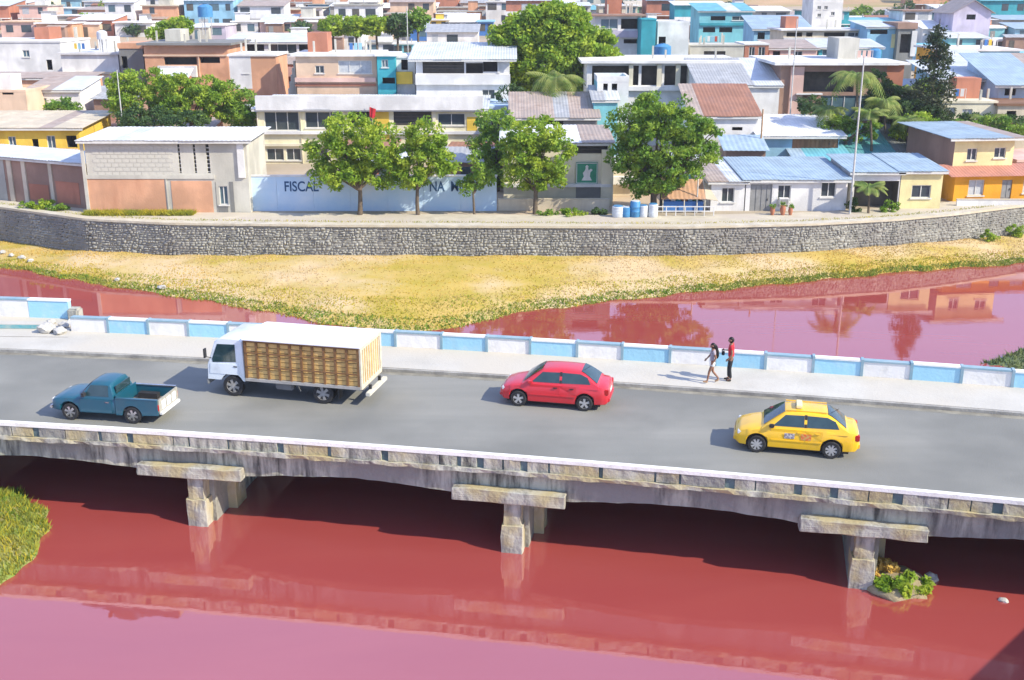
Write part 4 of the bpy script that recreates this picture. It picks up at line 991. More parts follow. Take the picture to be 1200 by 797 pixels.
# rows behind
rows = [44, 36, 30, 25, 20.5, 16.5, 13, 10, 7.5, 5, 3, 1]
PALL = ['white', 'white', 'white', 'pink', 'peach', 'palebrick', 'brick', 'brick', 'block', 'cream', 'sky', 'grey', 'palebrick']
PALR = ['sky', 'aqua', 'white', 'teal', 'grey', 'paleblue', 'beige', 'palebrick', 'block', 'sky', 'brick']
for ri, yg in enumerate(rows):
    px = -30 + rh.uniform(0, 20); cnt = {}
    while px < 1225:
        Y = y_of_row(px, yg)
        sc = F / (Y * CP + 10 * SP)
        wpx = rh.uniform(5.5, 11) * sc
        x0, x1 = px, px + wpx
        px = x1 + rh.uniform(0.4, 3) * sc
        X0, X1 = on_y(x0, yg, Y).x, on_y(x1, yg, Y).x
        if any(not (X1 < f_[0] or X0 > f_[1] or Y + 9 < f_[2] or Y - 1 > f_[3]) for f_ in FOOT): continue
        if 750 < (x0 + x1) / 2 < 1085 and yg < 33: continue
        pal = PALL if x0 < 640 else PALR
        wc = rh.choice(pal); rk = rh.choice(['slab', 'tin', 'tin']); rc = rh.choice(['white', 'grey', 'beige', 'pinkbrown'] if rk == 'slab' else (['white', 'pale', 'grey', 'rustgrey', 'white'] if x0 < 640 else ['blue', 'aqua', 'pale', 'grey', 'teal', 'white']))
        h = rh.choice([3.2, 3.6, 5.4, 6.2, 6.6])
        ye = yg - h * sc * .97
        cnt[wc, rc] = cnt.get((wc, rc), 0) + 1
        far_house(x0, x1, ye, yg, wc, rk, rc, '%s house with %s roof, %s such from left in the %s far row' % (cname[wc], rname[rc], ORD[cnt[wc, rc] - 1], ORD[ri]), nm='distant_house', group='distant houses at the top of the photo', base_y=Y)
# ================================================================ VEGETATION
def leafmat(name, a, b, c):
    return mat(name, a, b, scale=1.3, rough=0.6, spec=0.3, lo=.4, hi=.6, c3=c, scale3=.9, trans=0.4)
LM = dict(lime=leafmat('bright_green_leaves', (.27, .42, .035), (.15, .28, .03), (.40, .50, .05)),
          mid=leafmat('mid_green_leaves', (.19, .34, .04), (.09, .20, .03), (.30, .43, .05)),
          dark=leafmat('dark_green_leaves', (.07, .14, .04), (.045, .095, .03), (.11, .18, .05)),
          palm=leafmat('palm_fronds', (.20, .30, .06), (.13, .21, .04), (.34, .38, .10)),
          conifer=leafmat('conifer_needles', (.05, .09, .035), (.035, .06, .025), (.10, .11, .05)))
bark = mat('grey_brown_bark', (.17, .13, .09), (.10, .08, .06), scale=5, rough=.95, bump=.5)
def leaves(name, centers, normals_up, size, m, parent, seed=0):
    r = np.random.default_rng(seed); N = len(centers)
    a = r.normal(size=(N, 3)); a /= np.linalg.norm(a, axis=1)[:, None]
    b = r.normal(size=(N, 3)); b[:, 2] += normals_up; nrm = b / np.linalg.norm(b, axis=1)[:, None]
    a -= (a * nrm).sum(1)[:, None] * nrm; a /= np.linalg.norm(a, axis=1)[:, None] + 1e-9
    c = np.cross(nrm, a); s = size * r.uniform(.6, 1.25, size=(N, 1))
    V = np.stack([centers - a * s, centers + c * s * .5 + nrm * s * .12, centers + a * s, centers - c * s * .5 + nrm * s * .12], 1).reshape(-1, 3)
    me = quick_mesh(name, V, np.arange(4 * N).reshape(N, 4), m)
    return link(bpy.data.objects.new(name, me), parent)
def crown_points(blobs, per, cr, seed, fill=.55, clump_n=None):
    r = np.random.default_rng(seed); out = []
    for (c, rad) in blobs:
        rad = np.array(rad); vol = rad[0] * rad[1] * rad[2]
        n = max(6, int(clump_n * (vol ** (2 / 3)))) if clump_n else 40
        d = r.normal(size=(n, 3)); d /= np.linalg.norm(d, axis=1)[:, None]
        rr_ = r.uniform(fill, 1.0, size=(n, 1)) ** .7
        cc = np.array(c) + d * rr_ * rad
        for q in cc:
            k = r.normal(size=(per, 3)); k /= np.linalg.norm(k, axis=1)[:, None]
            out.append(q + k * (r.uniform(.15, 1, size=(per, 1)) ** .5) * cr * r.uniform(.7, 1.3) * np.array([1, 1, .72]))
    return np.concatenate(out)
def tree(name, label, tx, Y, blobs_px, m, group=None, trunk=.16, per=70, cr=.5, leaf=.15, clump_n=14, seed=1, ybase=None, fork=.35, cat='tree'):
    "blobs_px: (cx, cy, rx, ry) in picture pixels at distance Y (+ optional dy metres)"
    g = town_h(on_y(tx, 240, Y).x, Y)
    X = None
    lo = on_y(tx, ybase or 250, Y); X = lo.x
    root = thing(name, label, cat, (X, Y, g))
    bl = []
    for q in blobs_px:
        cx, cy, rx, ry = q[:4]; dy = q[4] if len(q) > 4 else 0
        p = on_y(cx, cy, Y + dy); sc = F / ((Y + dy) * CP + (CAMZ - p.z) * SP)
        bl.append(((p.x - X, dy, p.z - g), (rx / sc, rx / sc * .95, ry / sc)))
    pts = crown_points(bl, per, cr, seed, clump_n=clump_n)
    leaves('crown', pts, .5, leaf, m, root, seed)
    mb = MB(); top = max(b_[0][2] for b_ in bl); low = min(b_[0][2] - b_[1][2] for b_ in bl)
    fz = max(.6, low + .1) if low > .6 else max(.5, top * fork)
    rr = random.Random(seed)
    mb.tube([(0, 0, -.2), (rr.uniform(-.08, .08), 0, fz * .5), (rr.uniform(-.1, .1), 0, fz)], [trunk * 1.25, trunk, trunk * .85], 8)
    for (c, rad) in bl:
        for k in range(2):
            e = Vector(c) + Vector((rr.uniform(-.5, .5) * rad[0], rr.uniform(-.4, .4) * rad[1], rr.uniform(-.1, .5) * rad[2]))
            mid = Vector((e.x * .45, e.y * .45, fz + (e.z - fz) * .45))
            mb.tube([(0, 0, fz - .15), mid, e], [trunk * .7, trunk * .4, trunk * .12], 6)
    mb.build('trunk', bark, root, smooth_angle=R(50))
    return root
RG = 'trees along the blue lettered wall'
tree('broadleaf_tree', 'broad bright green tree, leftmost in front of the blue lettered wall', 422, 78.0, [(410, 160, 34, 26), (385, 180, 26, 24), (440, 172, 30, 28), (400, 204, 34, 18), (445, 200, 28, 18), (470, 185, 20, 20)], LM['lime'], RG, seed=2, ybase=258)
tree('broadleaf_tree', 'narrower green tree with a thin trunk right of the broad tree by the blue wall', 490, 78.0, [(500, 162, 24, 20), (496, 185, 28, 20), (515, 190, 20, 18), (486, 208, 24, 14)], LM['lime'], RG, seed=3, ybase=258, trunk=.13)
tree('broadleaf_tree', 'thin sapling with sparse leaves before the right end of the blue wall', 556, 78.2, [(556, 196, 14, 14), (550, 214, 12, 12), (566, 208, 12, 12)], LM['mid'], RG, seed=4, ybase=258, trunk=.08, clump_n=10)
tree('broadleaf_tree', 'round lime green tree with a slim trunk just right of the blue wall', 627, 78.6, [(628, 158, 36, 24), (612, 180, 30, 22), (645, 182, 28, 24), (620, 205, 30, 18), (640, 205, 20, 18)], LM['lime'], RG, seed=5, ybase=256)
tree('broadleaf_tree', 'darker green tree rising behind the sapling at the school end', 583, 88, [(580, 146, 24, 18), (570, 170, 20, 22), (590, 195, 20, 22), (598, 160, 20, 18)], LM['mid'], RG, seed=6, ybase=250)
tree('broadleaf_tree', 'largest dense green tree on the promenade beside the market stall', 766, 79.0, [(775, 125, 34, 18), (748, 145, 34, 22), (800, 148, 36, 22), (770, 170, 44, 28), (815, 180, 26, 18), (740, 185, 28, 22), (785, 200, 40, 20), (760, 215, 30, 14), (826, 160, 18, 16)], LM['mid'], RG, seed=7, ybase=250, trunk=.24)
tree('broadleaf_tree', 'wide bright green tree mass behind the grey block house, left part', 165, 104, [(145, 100, 22, 18), (170, 96, 24, 16), (160, 122, 34, 22), (195, 110, 26, 22)], LM['lime'], 'trees behind the grey block house', seed=8, ybase=160, per=70)
tree('broadleaf_tree', 'bright green tree behind the grey block house, middle part of the mass', 225, 103, [(215, 105, 24, 18), (240, 104, 24, 16), (225, 124, 34, 22), (255, 118, 22, 20)], LM['lime'], 'trees behind the grey block house', seed=9, ybase=160)
tree('broadleaf_tree', 'darker green tree at the right end of the mass behind the grey block house', 280, 104, [(272, 116, 20, 20), (288, 124, 16, 20), (280, 138, 20, 16)], LM['mid'], 'trees behind the grey block house', seed=10, ybase=160)
tree('broadleaf_tree', 'dark shaded tree low behind the grey block house roof', 180, 100, [(170, 138, 34, 12), (215, 140, 30, 10)], LM['dark'], 'trees behind the grey block house', seed=31, ybase=160)
tree('round_bush', 'round green bush before the small white cottage at the left', 72, 107, [(72, 124, 16, 10), (66, 128, 12, 7), (82, 128, 11, 7)], LM['mid'], seed=11, ybase=134, cat='bush', trunk=.08)
tree('broadleaf_tree', 'small bright tree left of the pair on the slope above the brick balcony house', 188, 150, [(188, 36, 14, 9)], LM['lime'], 'small trees on the town slope', seed=12, ybase=50, leaf=.3, cr=.8, per=50)
tree('broadleaf_tree', 'small bright tree right of the pair on the slope above the brick balcony house', 208, 150, [(209, 32, 14, 10)], LM['lime'], 'small trees on the town slope', seed=13, ybase=50, leaf=.3, cr=.8, per=50)
for i, (cx, w, mm, lb) in enumerate([(390, 15, 'lime', 'first green shrub from left in the hedge row above the peach house'), (418, 17, 'lime', 'second shrub from left, brightest in the hedge row above the peach house'), (442, 15, 'lime', 'third shrub from left in the hedge row above the peach house'), (466, 16, 'dark', 'dark green shrub at the right end of the hedge row above the peach house'), (490, 10, 'mid', 'small green tree just right of the hedge row')]):
    tree('hedge_tree', lb, cx, 152, [(cx, 30 if i != 4 else 24, w, 10)], LM[mm], 'hedge row above the peach house', seed=40 + i, ybase=45, leaf=.3, cr=.8, per=60)
tree('huge_tree', 'huge spreading bright green tree towering in the centre of the town', 655, 118, [(650, 25, 38, 20), (620, 40, 34, 24), (690, 55, 32, 24), (640, 70, 44, 30), (705, 80, 26, 20), (600, 75, 28, 26), (600, 110, 22, 20), (675, 100, 34, 22), (640, 105, 30, 20), (655, 48, 40, 26), (590, 45, 18, 18)], LM['lime'], seed=14, ybase=140, per=90, cr=.8, leaf=.24, trunk=.5)
tree('broadleaf_tree', 'dark tree below the huge tree, left of the palm', 605, 106, [(600, 118, 20, 18), (625, 122, 20, 14)], LM['dark'], seed=15, ybase=150)
tree('broadleaf_tree', 'bright drooping tree behind the teal roofed shed', 1078, 96, [(1075, 150, 24, 18), (1085, 168, 20, 18), (1060, 160, 16, 16)], LM['lime'], 'trees between the porch house and the town', seed=16, ybase=190)
tree('broadleaf_tree', 'dark green tree left of the bright drooping one', 1050, 101, [(1050, 125, 24, 22), (1040, 148, 24, 20), (1070, 118, 16, 16)], LM['dark'], 'trees between the porch house and the town', seed=17, ybase=180)
tree('broadleaf_tree', 'dark green tree right of the bright drooping one, above the blue roof', 1120, 98, [(1118, 146, 22, 12), (1145, 142, 20, 10), (1185, 146, 18, 9)], LM['dark'], 'trees between the porch house and the town', seed=18, ybase=180)
tree('broadleaf_tree', 'small lime shrub beside the wooden boarded house', 977, 95, [(976, 146, 12, 10)], LM['lime'], seed=19, ybase=165, cat='bush')
for lb, x_, Y_, bl_, mm_ in (('dark bushy tree between the tall slender palm and the brick upper room', 1028, 101, [(1026, 100, 16, 16), (1030, 122, 18, 16)], 'dark'),
        ('wide dark tree low in front of the reddish arched house', 990, 94.5, [(985, 150, 20, 12), (1012, 152, 18, 12)], 'mid'),
        ('dark leafy tree behind the yellow and orange house', 1150, 95, [(1135, 150, 20, 10), (1165, 146, 20, 10), (1195, 150, 16, 9)], 'mid'),
        ('mid green tree under the conifer', 1095, 103, [(1095, 118, 20, 16), (1082, 104, 14, 12)], 'mid'),
        ('dark tree in front of the reddish arched house, left of the palms', 955, 100, [(952, 122, 14, 16), (960, 135, 14, 12)], 'dark'),
        ('dark hedge like tree right of the palms above the teal roof', 1065, 98, [(1062, 132, 20, 14), (1086, 138, 20, 14)], 'dark'),
        ('dark green tree behind the pillared house, right of the huge tree', 735, 125, [(728, 88, 14, 14)], 'mid'),
        ('low dark tree beside the red brick cube at the upper right', 1120, 116, [(1128, 118, 18, 8), (1150, 116, 14, 7)], 'dark')):
    tree('broadleaf_tree', lb, x_, Y_, bl_, LM[mm_], 'trees scattered between the houses', seed=int(x_), ybase=190)
# small trees over the far rows
rt = random.Random(9)
spots = [(250, 14), (20, 8), (100, 24), (350, 34), (440, 26), (620, 12), (580, 16), (860, 8), (1010, 14), (1170, 8), (1140, 28), (985, 30), (760, 30), (60, 8), (128, 12), (215, 6), (330, 6), (412, 6), (545, 5), (600, 6), (800, 20), (1090, 18), (835, 12), (1040, 18), (812, 30), (905, 24), (1115, 12), (1060, 12), (470, 8), (30, 20), (1190, 20), (160, 34), (300, 20), (740, 4), (1035, 40)]
for i, (cx, cy) in enumerate(spots):
    Y = y_of_row(cx, cy + 8) - 4
    side = 'left' if cx < 600 else 'right'
    k = sorted([s for s in spots if (s[0] < 600) == (cx < 600)]).index((cx, cy))
    tree('distant_tree', 'small %s distant tree, %s from left in the %s half' % ('dark' if i % 2 else 'bright green', ORD[k], side), cx, Y, [(cx, cy, rt.uniform(9, 15), rt.uniform(5, 8)), (cx + rt.uniform(-9, 9), cy + 3, rt.uniform(6, 10), 5)], LM['dark' if i % 2 else 'mid'], 'trees among the distant houses', seed=60 + i, ybase=cy + 8, leaf=.5, cr=1.3, per=28, clump_n=3, trunk=.25)

def frond(mb, base, az, L, droop, w):
    n = 9; pts = []
    for i in range(n + 1):
        t = i / n; r_ = L * t * (1 - .15 * t); z = L * (.55 * t - droop * t * t)
        pts.append(Vector(base) + Vector((math.cos(az) * r_, math.sin(az) * r_, z)))
    side = Vector((-math.sin(az), math.cos(az), 0))
    for i in range(n):
        for sgn in (-1, 1):
            for q in (0, .5):
                p = pts[i].lerp(pts[i + 1], q); t = (i + q) / n; ww = w * math.sin(PI * (.15 + .8 * t)) 
                d = (pts[i + 1] - pts[i]).normalized()
                tip = p + side * sgn * ww + d * ww * .5 - Vector((0, 0, ww * .55))
                mb.poly([p - d * .05, p + d * .09, tip])
        mb.poly([pts[i] - side * .02, pts[i + 1] - side * .015, pts[i + 1] + side * .015, pts[i] + side * .02])
def palm(label, bx, by, topx, topy, Y, L, seed, nfr=20, group=None, droop=1.0):
    g = on_y(bx, by, Y); base = Vector((g.x, Y, town_h(g.x, Y))); t = on_y(topx, topy, Y) - base
    r = random.Random(seed); root = thing('palm_tree', label, 'palm', base, 0, group)
    rt_ = .10 if L > 1.6 else .07
    MB().tube([(0, 0, -.2), (t.x * .3, 0, t.z * .5), (t.x, 0, t.z)], [rt_ * 1.5, rt_ * 1.05, rt_ * .9], 8).build('trunk', bark, root, smooth_angle=R(50))
    for k in range(nfr):
        mb = MB(); frond(mb, (0, 0, 0), 0, L * r.uniform(.8, 1.1), droop * r.uniform(.35, 1.25), L * .27)
        mb.build('frond', LM['palm'], root, (t.x, 0, t.z), (0, 0, k * 2.4 + r.uniform(-.2, .2)))
    return root
palm('coconut palm with drooping yellowish fronds in front of the huge tree', 652, 140, 652, 92, 104, 3.3, 1, 22, droop=1.1)
palm('tall slender palm in front of the reddish arched house', 1003, 200, 1004, 88, 95, 2.9, 2, 22, droop=1.15)
palm('shorter palm right of the tall slender one', 1036, 200, 1036, 118, 97, 2.3, 3, 18, droop=1.15)
palm('small garden palm before the dark porch', 1018, 247, 1018, 219, 78.6, 1.5, 4, 16, droop=.8)
palm('palm with a slim trunk left of the tall slender one, before the reddish house', 975, 200, 972, 128, 96, 2.0, 6, 16, droop=1.1)
palm('low palm behind the porch house roof, right of the shorter palm', 1062, 195, 1064, 140, 95, 2.0, 7, 16, droop=1.0)
palm('palm with drooping fronds just left of the conifer', 1060, 170, 1060, 104, 102, 2.3, 8, 18, droop=1.1)
palm('short palm between the tall slender palm and its right neighbour', 1022, 190, 1020, 132, 93, 1.9, 9, 16, droop=1.1)
palm('grey green palm above the roof of the yellow and orange house', 1158, 170, 1156, 138, 97, 2.0, 5, 14, droop=1.0)
# conifer
Yc = 98.5; pc = on_y(1092, 110, Yc); cz = town_h(pc.x, Yc)
cf = thing('conifer_tree', 'tall narrow dark conifer at the upper right of the town', 'tree', (pc.x, Yc, cz))
ztop = on_y(1092, 22, Yc).z - cz
MB().tube([(0, 0, -.2), (0, 0, ztop)], [.2, .03], 8).build('trunk', bark, cf)
r = np.random.default_rng(5); pts = []
for k in range(330):
    t = r.uniform(0.02, 1) ** .8; z = ztop * (.0 + 1.0 * (1 - t)); rad = .35 + 3.0 * t ** .75
    a = r.uniform(0, 2 * PI)
    for q in range(26):
        u = r.uniform(.1, 1); pts.append((math.cos(a) * rad * u + r.normal() * .12, math.sin(a) * rad * u + r.normal() * .12, z - .45 * rad * u * .5 + r.normal() * .12))
leaves('crown', np.array(pts), .3, .16, LM['conifer'], cf, 5)

# small shrubs on the promenade and in the yards
sh = [(45, 243, 80.3, 24, 6, 'lime', 'bright green shrubs heaped before the brick shed'), (68, 246, 79.6, 14, 5, 'mid', 'low green shrub right of the heaped shrubs by the brick shed'),
      (640, 256, 77.9, 14, 4, 'mid', 'small shrub at the foot of the pale peach wall'), (668, 257, 78.0, 22, 4, 'lime', 'yellowish shrub heap at the foot of the pale peach wall'), (700, 257, 78.2, 14, 4, 'dark', 'dark shrub at the right end of the pale peach wall'),
      (1002, 240, 79.2, 10, 10, 'dark', 'dark plants left of the small garden palm'), (1042, 242, 79.2, 12, 8, 'mid', 'green plants right of the small garden palm'), (1157, 279, 78.6, 12, 8, 'lime', 'yellow green bush growing on the embankment at the right'), (1192, 264, 80.5, 10, 8, 'lime', 'yellow green bush at the right edge of the stone wall'), (895, 262, 78.6, 0.1, 0.1, 'mid', None)]
for i, (cx, cy, Y, rx, ry, mm, lb) in enumerate(sh):
    if not lb: continue
    g = bank_z if Y < wall_y(on_y(cx, cy, Y).x) else town_h
    p = on_y(cx, cy, Y); gz = g(p.x, Y); sc = F / (Y * CP + (CAMZ - gz) * SP)
    root = thing('shrub', lb, 'shrub', (p.x, Y, gz))
    rad = (rx / sc, max(.4, rx / sc * .6), max(.25, ry / sc))
    leaves('foliage', crown_points([((0, 0, rad[2] * .7), rad)], 40, .22, 100 + i, fill=.2, clump_n=60), .6, .10, LM[mm], root, i)
    MB().tube([(0, 0, -.1), (0.05, 0, rad[2])], [.04, .015], 5).build('stem', bark, root)
# grass strip at the foot of the grey block house, the dry bank, the mounds
def grass(name, pts_fn, N, m, h, w, seed):
    r = np.random.default_rng(seed); P = pts_fn(r, N); N = len(P)
    az = r.uniform(0, 2 * PI, N); d = np.stack([np.cos(az), np.sin(az), np.zeros(N)], 1)
    hh = h * r.uniform(.4, 1.4, (N, 1)); lean = r.normal(size=(N, 3)) * np.array([.5, .5, 0]) * hh
    V = np.stack([P - d * w, P + d * w, P + lean + np.array([0, 0, 1]) * hh], 1).reshape(-1, 3)
    me = quick_mesh(name, V, np.arange(3 * N).reshape(N, 3), m)
    return tag(link(bpy.data.objects.new(name, me)), kind='stuff')
straw = mat('dry_straw_grass', (.60, .40, .10), (.46, .35, .045), scale=.22, rough=.9, lo=.42, hi=.58, c3=(.60, .44, .24), scale3=.12, trans=.25)
olive = mat('yellow_green_grass', (.46, .38, .03), (.28, .31, .035), scale=.5, rough=.9, lo=.42, hi=.6, trans=.3)
greeng = mat('fresh_green_grass', (.15, .26, .03), (.30, .30, .06), scale=.8, rough=.9, lo=.4, hi=.62, trans=.3)
def on_bank(low, high):
    def f(r, N):
        out = []
        while len(out) < N:
            x = r.uniform(-46, 46); ys, yw = shore_y(x), wall_y(x)
            t = r.uniform(low, high); y = ys + (yw - ys) * t
            if high > .9 and noise.noise(Vector((x * .18, y * .5, 7))) > .22 and r.uniform() < .8: continue
            out.append((x, y, bank_z(x, y) - .02))
        return np.array(out)
    return f
grass('dry_grass', on_bank(.12, .99), 26000, straw, .09, .05, 1)
grass('bank_grass', on_bank(.0, .36), 15000, olive, .12, .05, 2)
grass('bank_edge_grass', on_bank(-.01, .13), 10000, greeng, .16, .06, 3)
def in_poly(pts, zf, shrink=.95):
    c = sum((Vector(p) for p in pts), Vector()) / len(pts)
    def f(r, N):
        out = []
        P = [((p[0] - c.x) * shrink + c.x, (p[1] - c.y) * shrink + c.y) for p in pts]
        xs = [p[0] for p in P]; ys = [p[1] for p in P]
        x0, x1, y0, y1 = max(min(xs), -30), min(max(xs), 45), min(ys), max(ys)
        while len(out) < N:
            x, y = r.uniform(x0, x1), r.uniform(y0, y1); ins = False
            for i in range(len(P)):
                (ax, ay), (bx, by) = P[i], P[i - 1]
                if (ay > y) != (by > y) and x < (bx - ax) * (y - ay) / (by - ay) + ax: ins = not ins
            if ins: out.append((x, y, zf))
        return np.array(out)
    return f
dg = bpy.context.evaluated_depsgraph_get()
def drop(obname, fn):
    ob = bpy.data.objects[obname]
    def f(r, N):
        P = fn(r, N); out = []
        for p in P:
            hit, loc, nn, _ = ob.ray_cast(Vector((p[0], p[1], 5)), Vector((0, 0, -1)))
            if hit and loc.z > WATER: out.append((p[0], p[1], loc.z - .02))
        return np.array(out)
    return f
bpy.context.view_layer.update()
grass('mound_grass', drop('left_grass_mound', in_poly(LB, 0)), 22000, greeng, .16, .035, 4)
grass('mound_straw', drop('left_grass_mound', in_poly(LB, 0)), 9000, olive, .2, .035, 5)
grass('right_mound_grass', drop('far_right_mound', in_poly(RB, 0)), 9000, mat('dull_green_grass', (.10, .16, .05), (.2, .2, .08), scale=.8, rough=.9, trans=.2), .22, .05, 6)
grass('house_foot_grass', lambda r, N: np.stack([r.uniform(on_y(100, 250, 78.2).x, on_y(228, 250, 78.2).x, N), r.uniform(77.6, 78.7, N), np.full(N, TOWN + .02)], 1), 5000, olive, .3, .05, 7)
grass('wall_top_weeds', lambda r, N: (lambda x: np.stack([x, np.array([wall_y(v) for v in x]) + r.uniform(.7, 1.6, N), np.full(N, TOWN + .03)], 1))(r.uniform(-44, 44, N)), 4000, olive, .12, .03, 8)
# weedy clump beside the third pier
pq = on_z(1052, 690, WATER); cl = thing('weed_clump', 'clump of bright green weeds and straw growing from the water beside the right pier', 'weeds', pq)
mud = mat('clump_mud', (.34, .28, .17), (.22, .18, .1), scale=3, rough=.95, bump=.5)
bm = bmesh.new(); bmesh.ops.create_icosphere(bm, subdivisions=3, radius=1)
for v in bm.verts:
    k = 1 + .25 * noise.noise(v.co * 1.8); v.co = Vector((v.co.x * 1.05 * k, v.co.y * 1.0 * k + .3, v.co.z * .38 * k))
me = bpy.data.meshes.new('mud'); [setattr(f_, 'smooth', True) for f_ in bm.faces]; bm.to_mesh(me); bm.free(); me.materials.append(mud); link(bpy.data.objects.new('mud_heap', me), cl)
leaves('green_weeds', crown_points([((.1, -.35, .22), (.95, .7, .25))], 60, .2, 77, fill=.1, clump_n=70), .4, .12, LM['lime'], cl, 77)
leaves('dry_weeds', crown_points([((-.3, .5, .34), (.95, .6, .2))], 60, .2, 78, fill=.1, clump_n=60), .2, .1, straw, cl, 78)
p = on_z(1092, 678, WATER); rock('river_stone', p, .22, rub, 'pale stone in the water right of the weed clump', 'stone', seed=8)
p = on_z(1176, 704, WATER); rock('river_stone', p, .13, rub, 'small pale stone alone in the shaded water at the right edge', 'stone', seed=9)
pr_ = random.Random(4)
for i, (x, y) in enumerate([(4, 300), (14, 303), (26, 306), (36, 309), (138, 332), (190, 341)]):
    p = on_z(x, y, -3.4); rock('bank_stone', (p.x, p.y, bank_z(p.x, p.y) + .1), pr_.uniform(.16, .32), rub, '%s pale stone from left along the water edge of the dry grass bank' % ORD[i], 'stone', 'stones on the far bank edge', seed=i + 20)
# ================================================================ VEHICLES
def carpaint(name, c, rough=.28): return mat(name, c, tuple(v * .62 + .04 for v in c), scale=1.6, lo=.5, hi=.85, rough=rough, spec=.5, coat=.5)
rubber = mat('tyre_rubber', (.025, .025, .026), (.04, .04, .04), scale=6, rough=.9)
alloy = mat('alloy_rim', (.62, .62, .62), (.5, .5, .5), scale=5, rough=.35, metal=.6)
blackp = mat('black_plastic_trim', (.025, .025, .027), (.035, .035, .035), scale=5, rough=.6)
carglass = mat('tinted_car_glass', (.02, .045, .05), (.035, .07, .075), scale=1.5, rough=.06, spec=.8)
lampw = mat('headlight_glass', (.7, .72, .72), (.5, .52, .54), scale=8, rough=.1)
lampr = mat('tail_light_red', (.5, .02, .02), (.4, .02, .02), scale=8, rough=.15)
plate = mat('number_plate_white', (.75, .75, .72), scale=8, rough=.6)
chrome = mat('worn_chrome', (.6, .6, .6), (.45, .44, .42), scale=6, rough=.25, metal=.9)
def lathe(prof, n=24):
    "profile (y, radius) spun round the local y axis"
    mb = MB(); rs = []
    for y, r_ in prof: rs.append([(r_ * math.cos(2 * PI * k / n), y, r_ * math.sin(2 * PI * k / n)) for k in range(n)])
    mb.rings(rs); return mb
def wheel(parent, x, y, r, w, side, spokes=5, rimm=None):
    "side +1: outer face looks to +y"
    o = thing_part('wheel', parent, (x, y, r))
    s = side
    lathe([(s * -w * .5, r * .62), (s * -w * .5, r * .93), (s * -w * .36, r), (s * w * .36, r), (s * w * .5, r * .93), (s * w * .5, r * .66), (s * w * .38, r * .62)], 28).build('tyre', rubber, o, smooth_angle=R(40))
    mb = lathe([(s * w * .1, r * .02), (s * w * .12, r * .56), (s * w * .43, r * .63), (s * w * .43, r * .66), (s * w * .05, r * .66)], 28)
    for k in range(spokes):
        a = 2 * PI * k / spokes + .3; c, q = math.cos(a), math.sin(a); t = .16 * r * (5 / spokes) ** .5
        y0, y1 = s * w * .14, s * w * .42
        P = [(c * r * .12 - q * t * .7, q * r * .12 + c * t * .7), (c * r * .12 + q * t * .7, q * r * .12 - c * t * .7), (c * r * .62 + q * t, q * r * .62 - c * t), (c * r * .62 - q * t, q * r * .62 + c * t)]
        mb.prism(P, 1, min(y0, y1), max(y0, y1))
    mb.prism([(r * .17 * math.cos(2 * PI * k / 12), r * .17 * math.sin(2 * PI * k / 12)) for k in range(12)], 1, min(s * w * .14, s * w * .45), max(s * w * .14, s * w * .45))
    mb.build('rim', rimm or alloy, o, smooth_angle=R(35))
    return o
def thing_part(name, parent, loc):
    o = bpy.data.objects.new(name, None); o.location = loc; o.empty_display_size = .1; return link(o, parent)
def lerp_tab(tab, x): return float(np.interp(x, [t[0] for t in tab], [t[1] for t in tab]))
def place_vehicle(pf, prr, half, z=0.006):
    f_, r_ = on_z(*pf, z), on_z(*prr, z)
    d = (f_ - r_); wb = d.length; th = math.atan2(d.y, d.x); yl = Vector((-math.sin(th), math.cos(th), 0))
    return r_ - yl * half, th, wb
def body_loft(xs, ztop, zbot, hwid, wheels, wr, m, parent, name='body', side_z=None, crown=.03, notop=None):
    rs = []
    for x in xs:
        zt, zb, hw = lerp_tab(ztop, x), lerp_tab(zbot, x), lerp_tab(hwid, x)
        for wx in wheels:
            dx = abs(x - wx); ar = wr + .055
            if dx < ar: zb = max(zb, wr + math.sqrt(ar * ar - dx * dx) * .98)
        zm = min(max(zb + .02, .55), zt - .06)
        h = zt - zb
        half = [(0, zb), (hw * .86, zb), (hw * .965, zb + min(.05, h * .15)), (hw, max(zb + h * .25, zm - .06)), (hw * 1.0, zm + .03), (hw * .975, zt - min(.12, h * .25)), (hw * .93, zt - .035), (hw * .80, zt), (hw * .4, zt + crown * .8), (0, zt + crown)]
        rs.append([(x, y, z) for y, z in half] + [(x, -y, z) for y, z in half[-2:0:-1]])
    mb = MB(); mb.rings(rs)
    return mb.build(name, m, parent, smooth_angle=R(38))
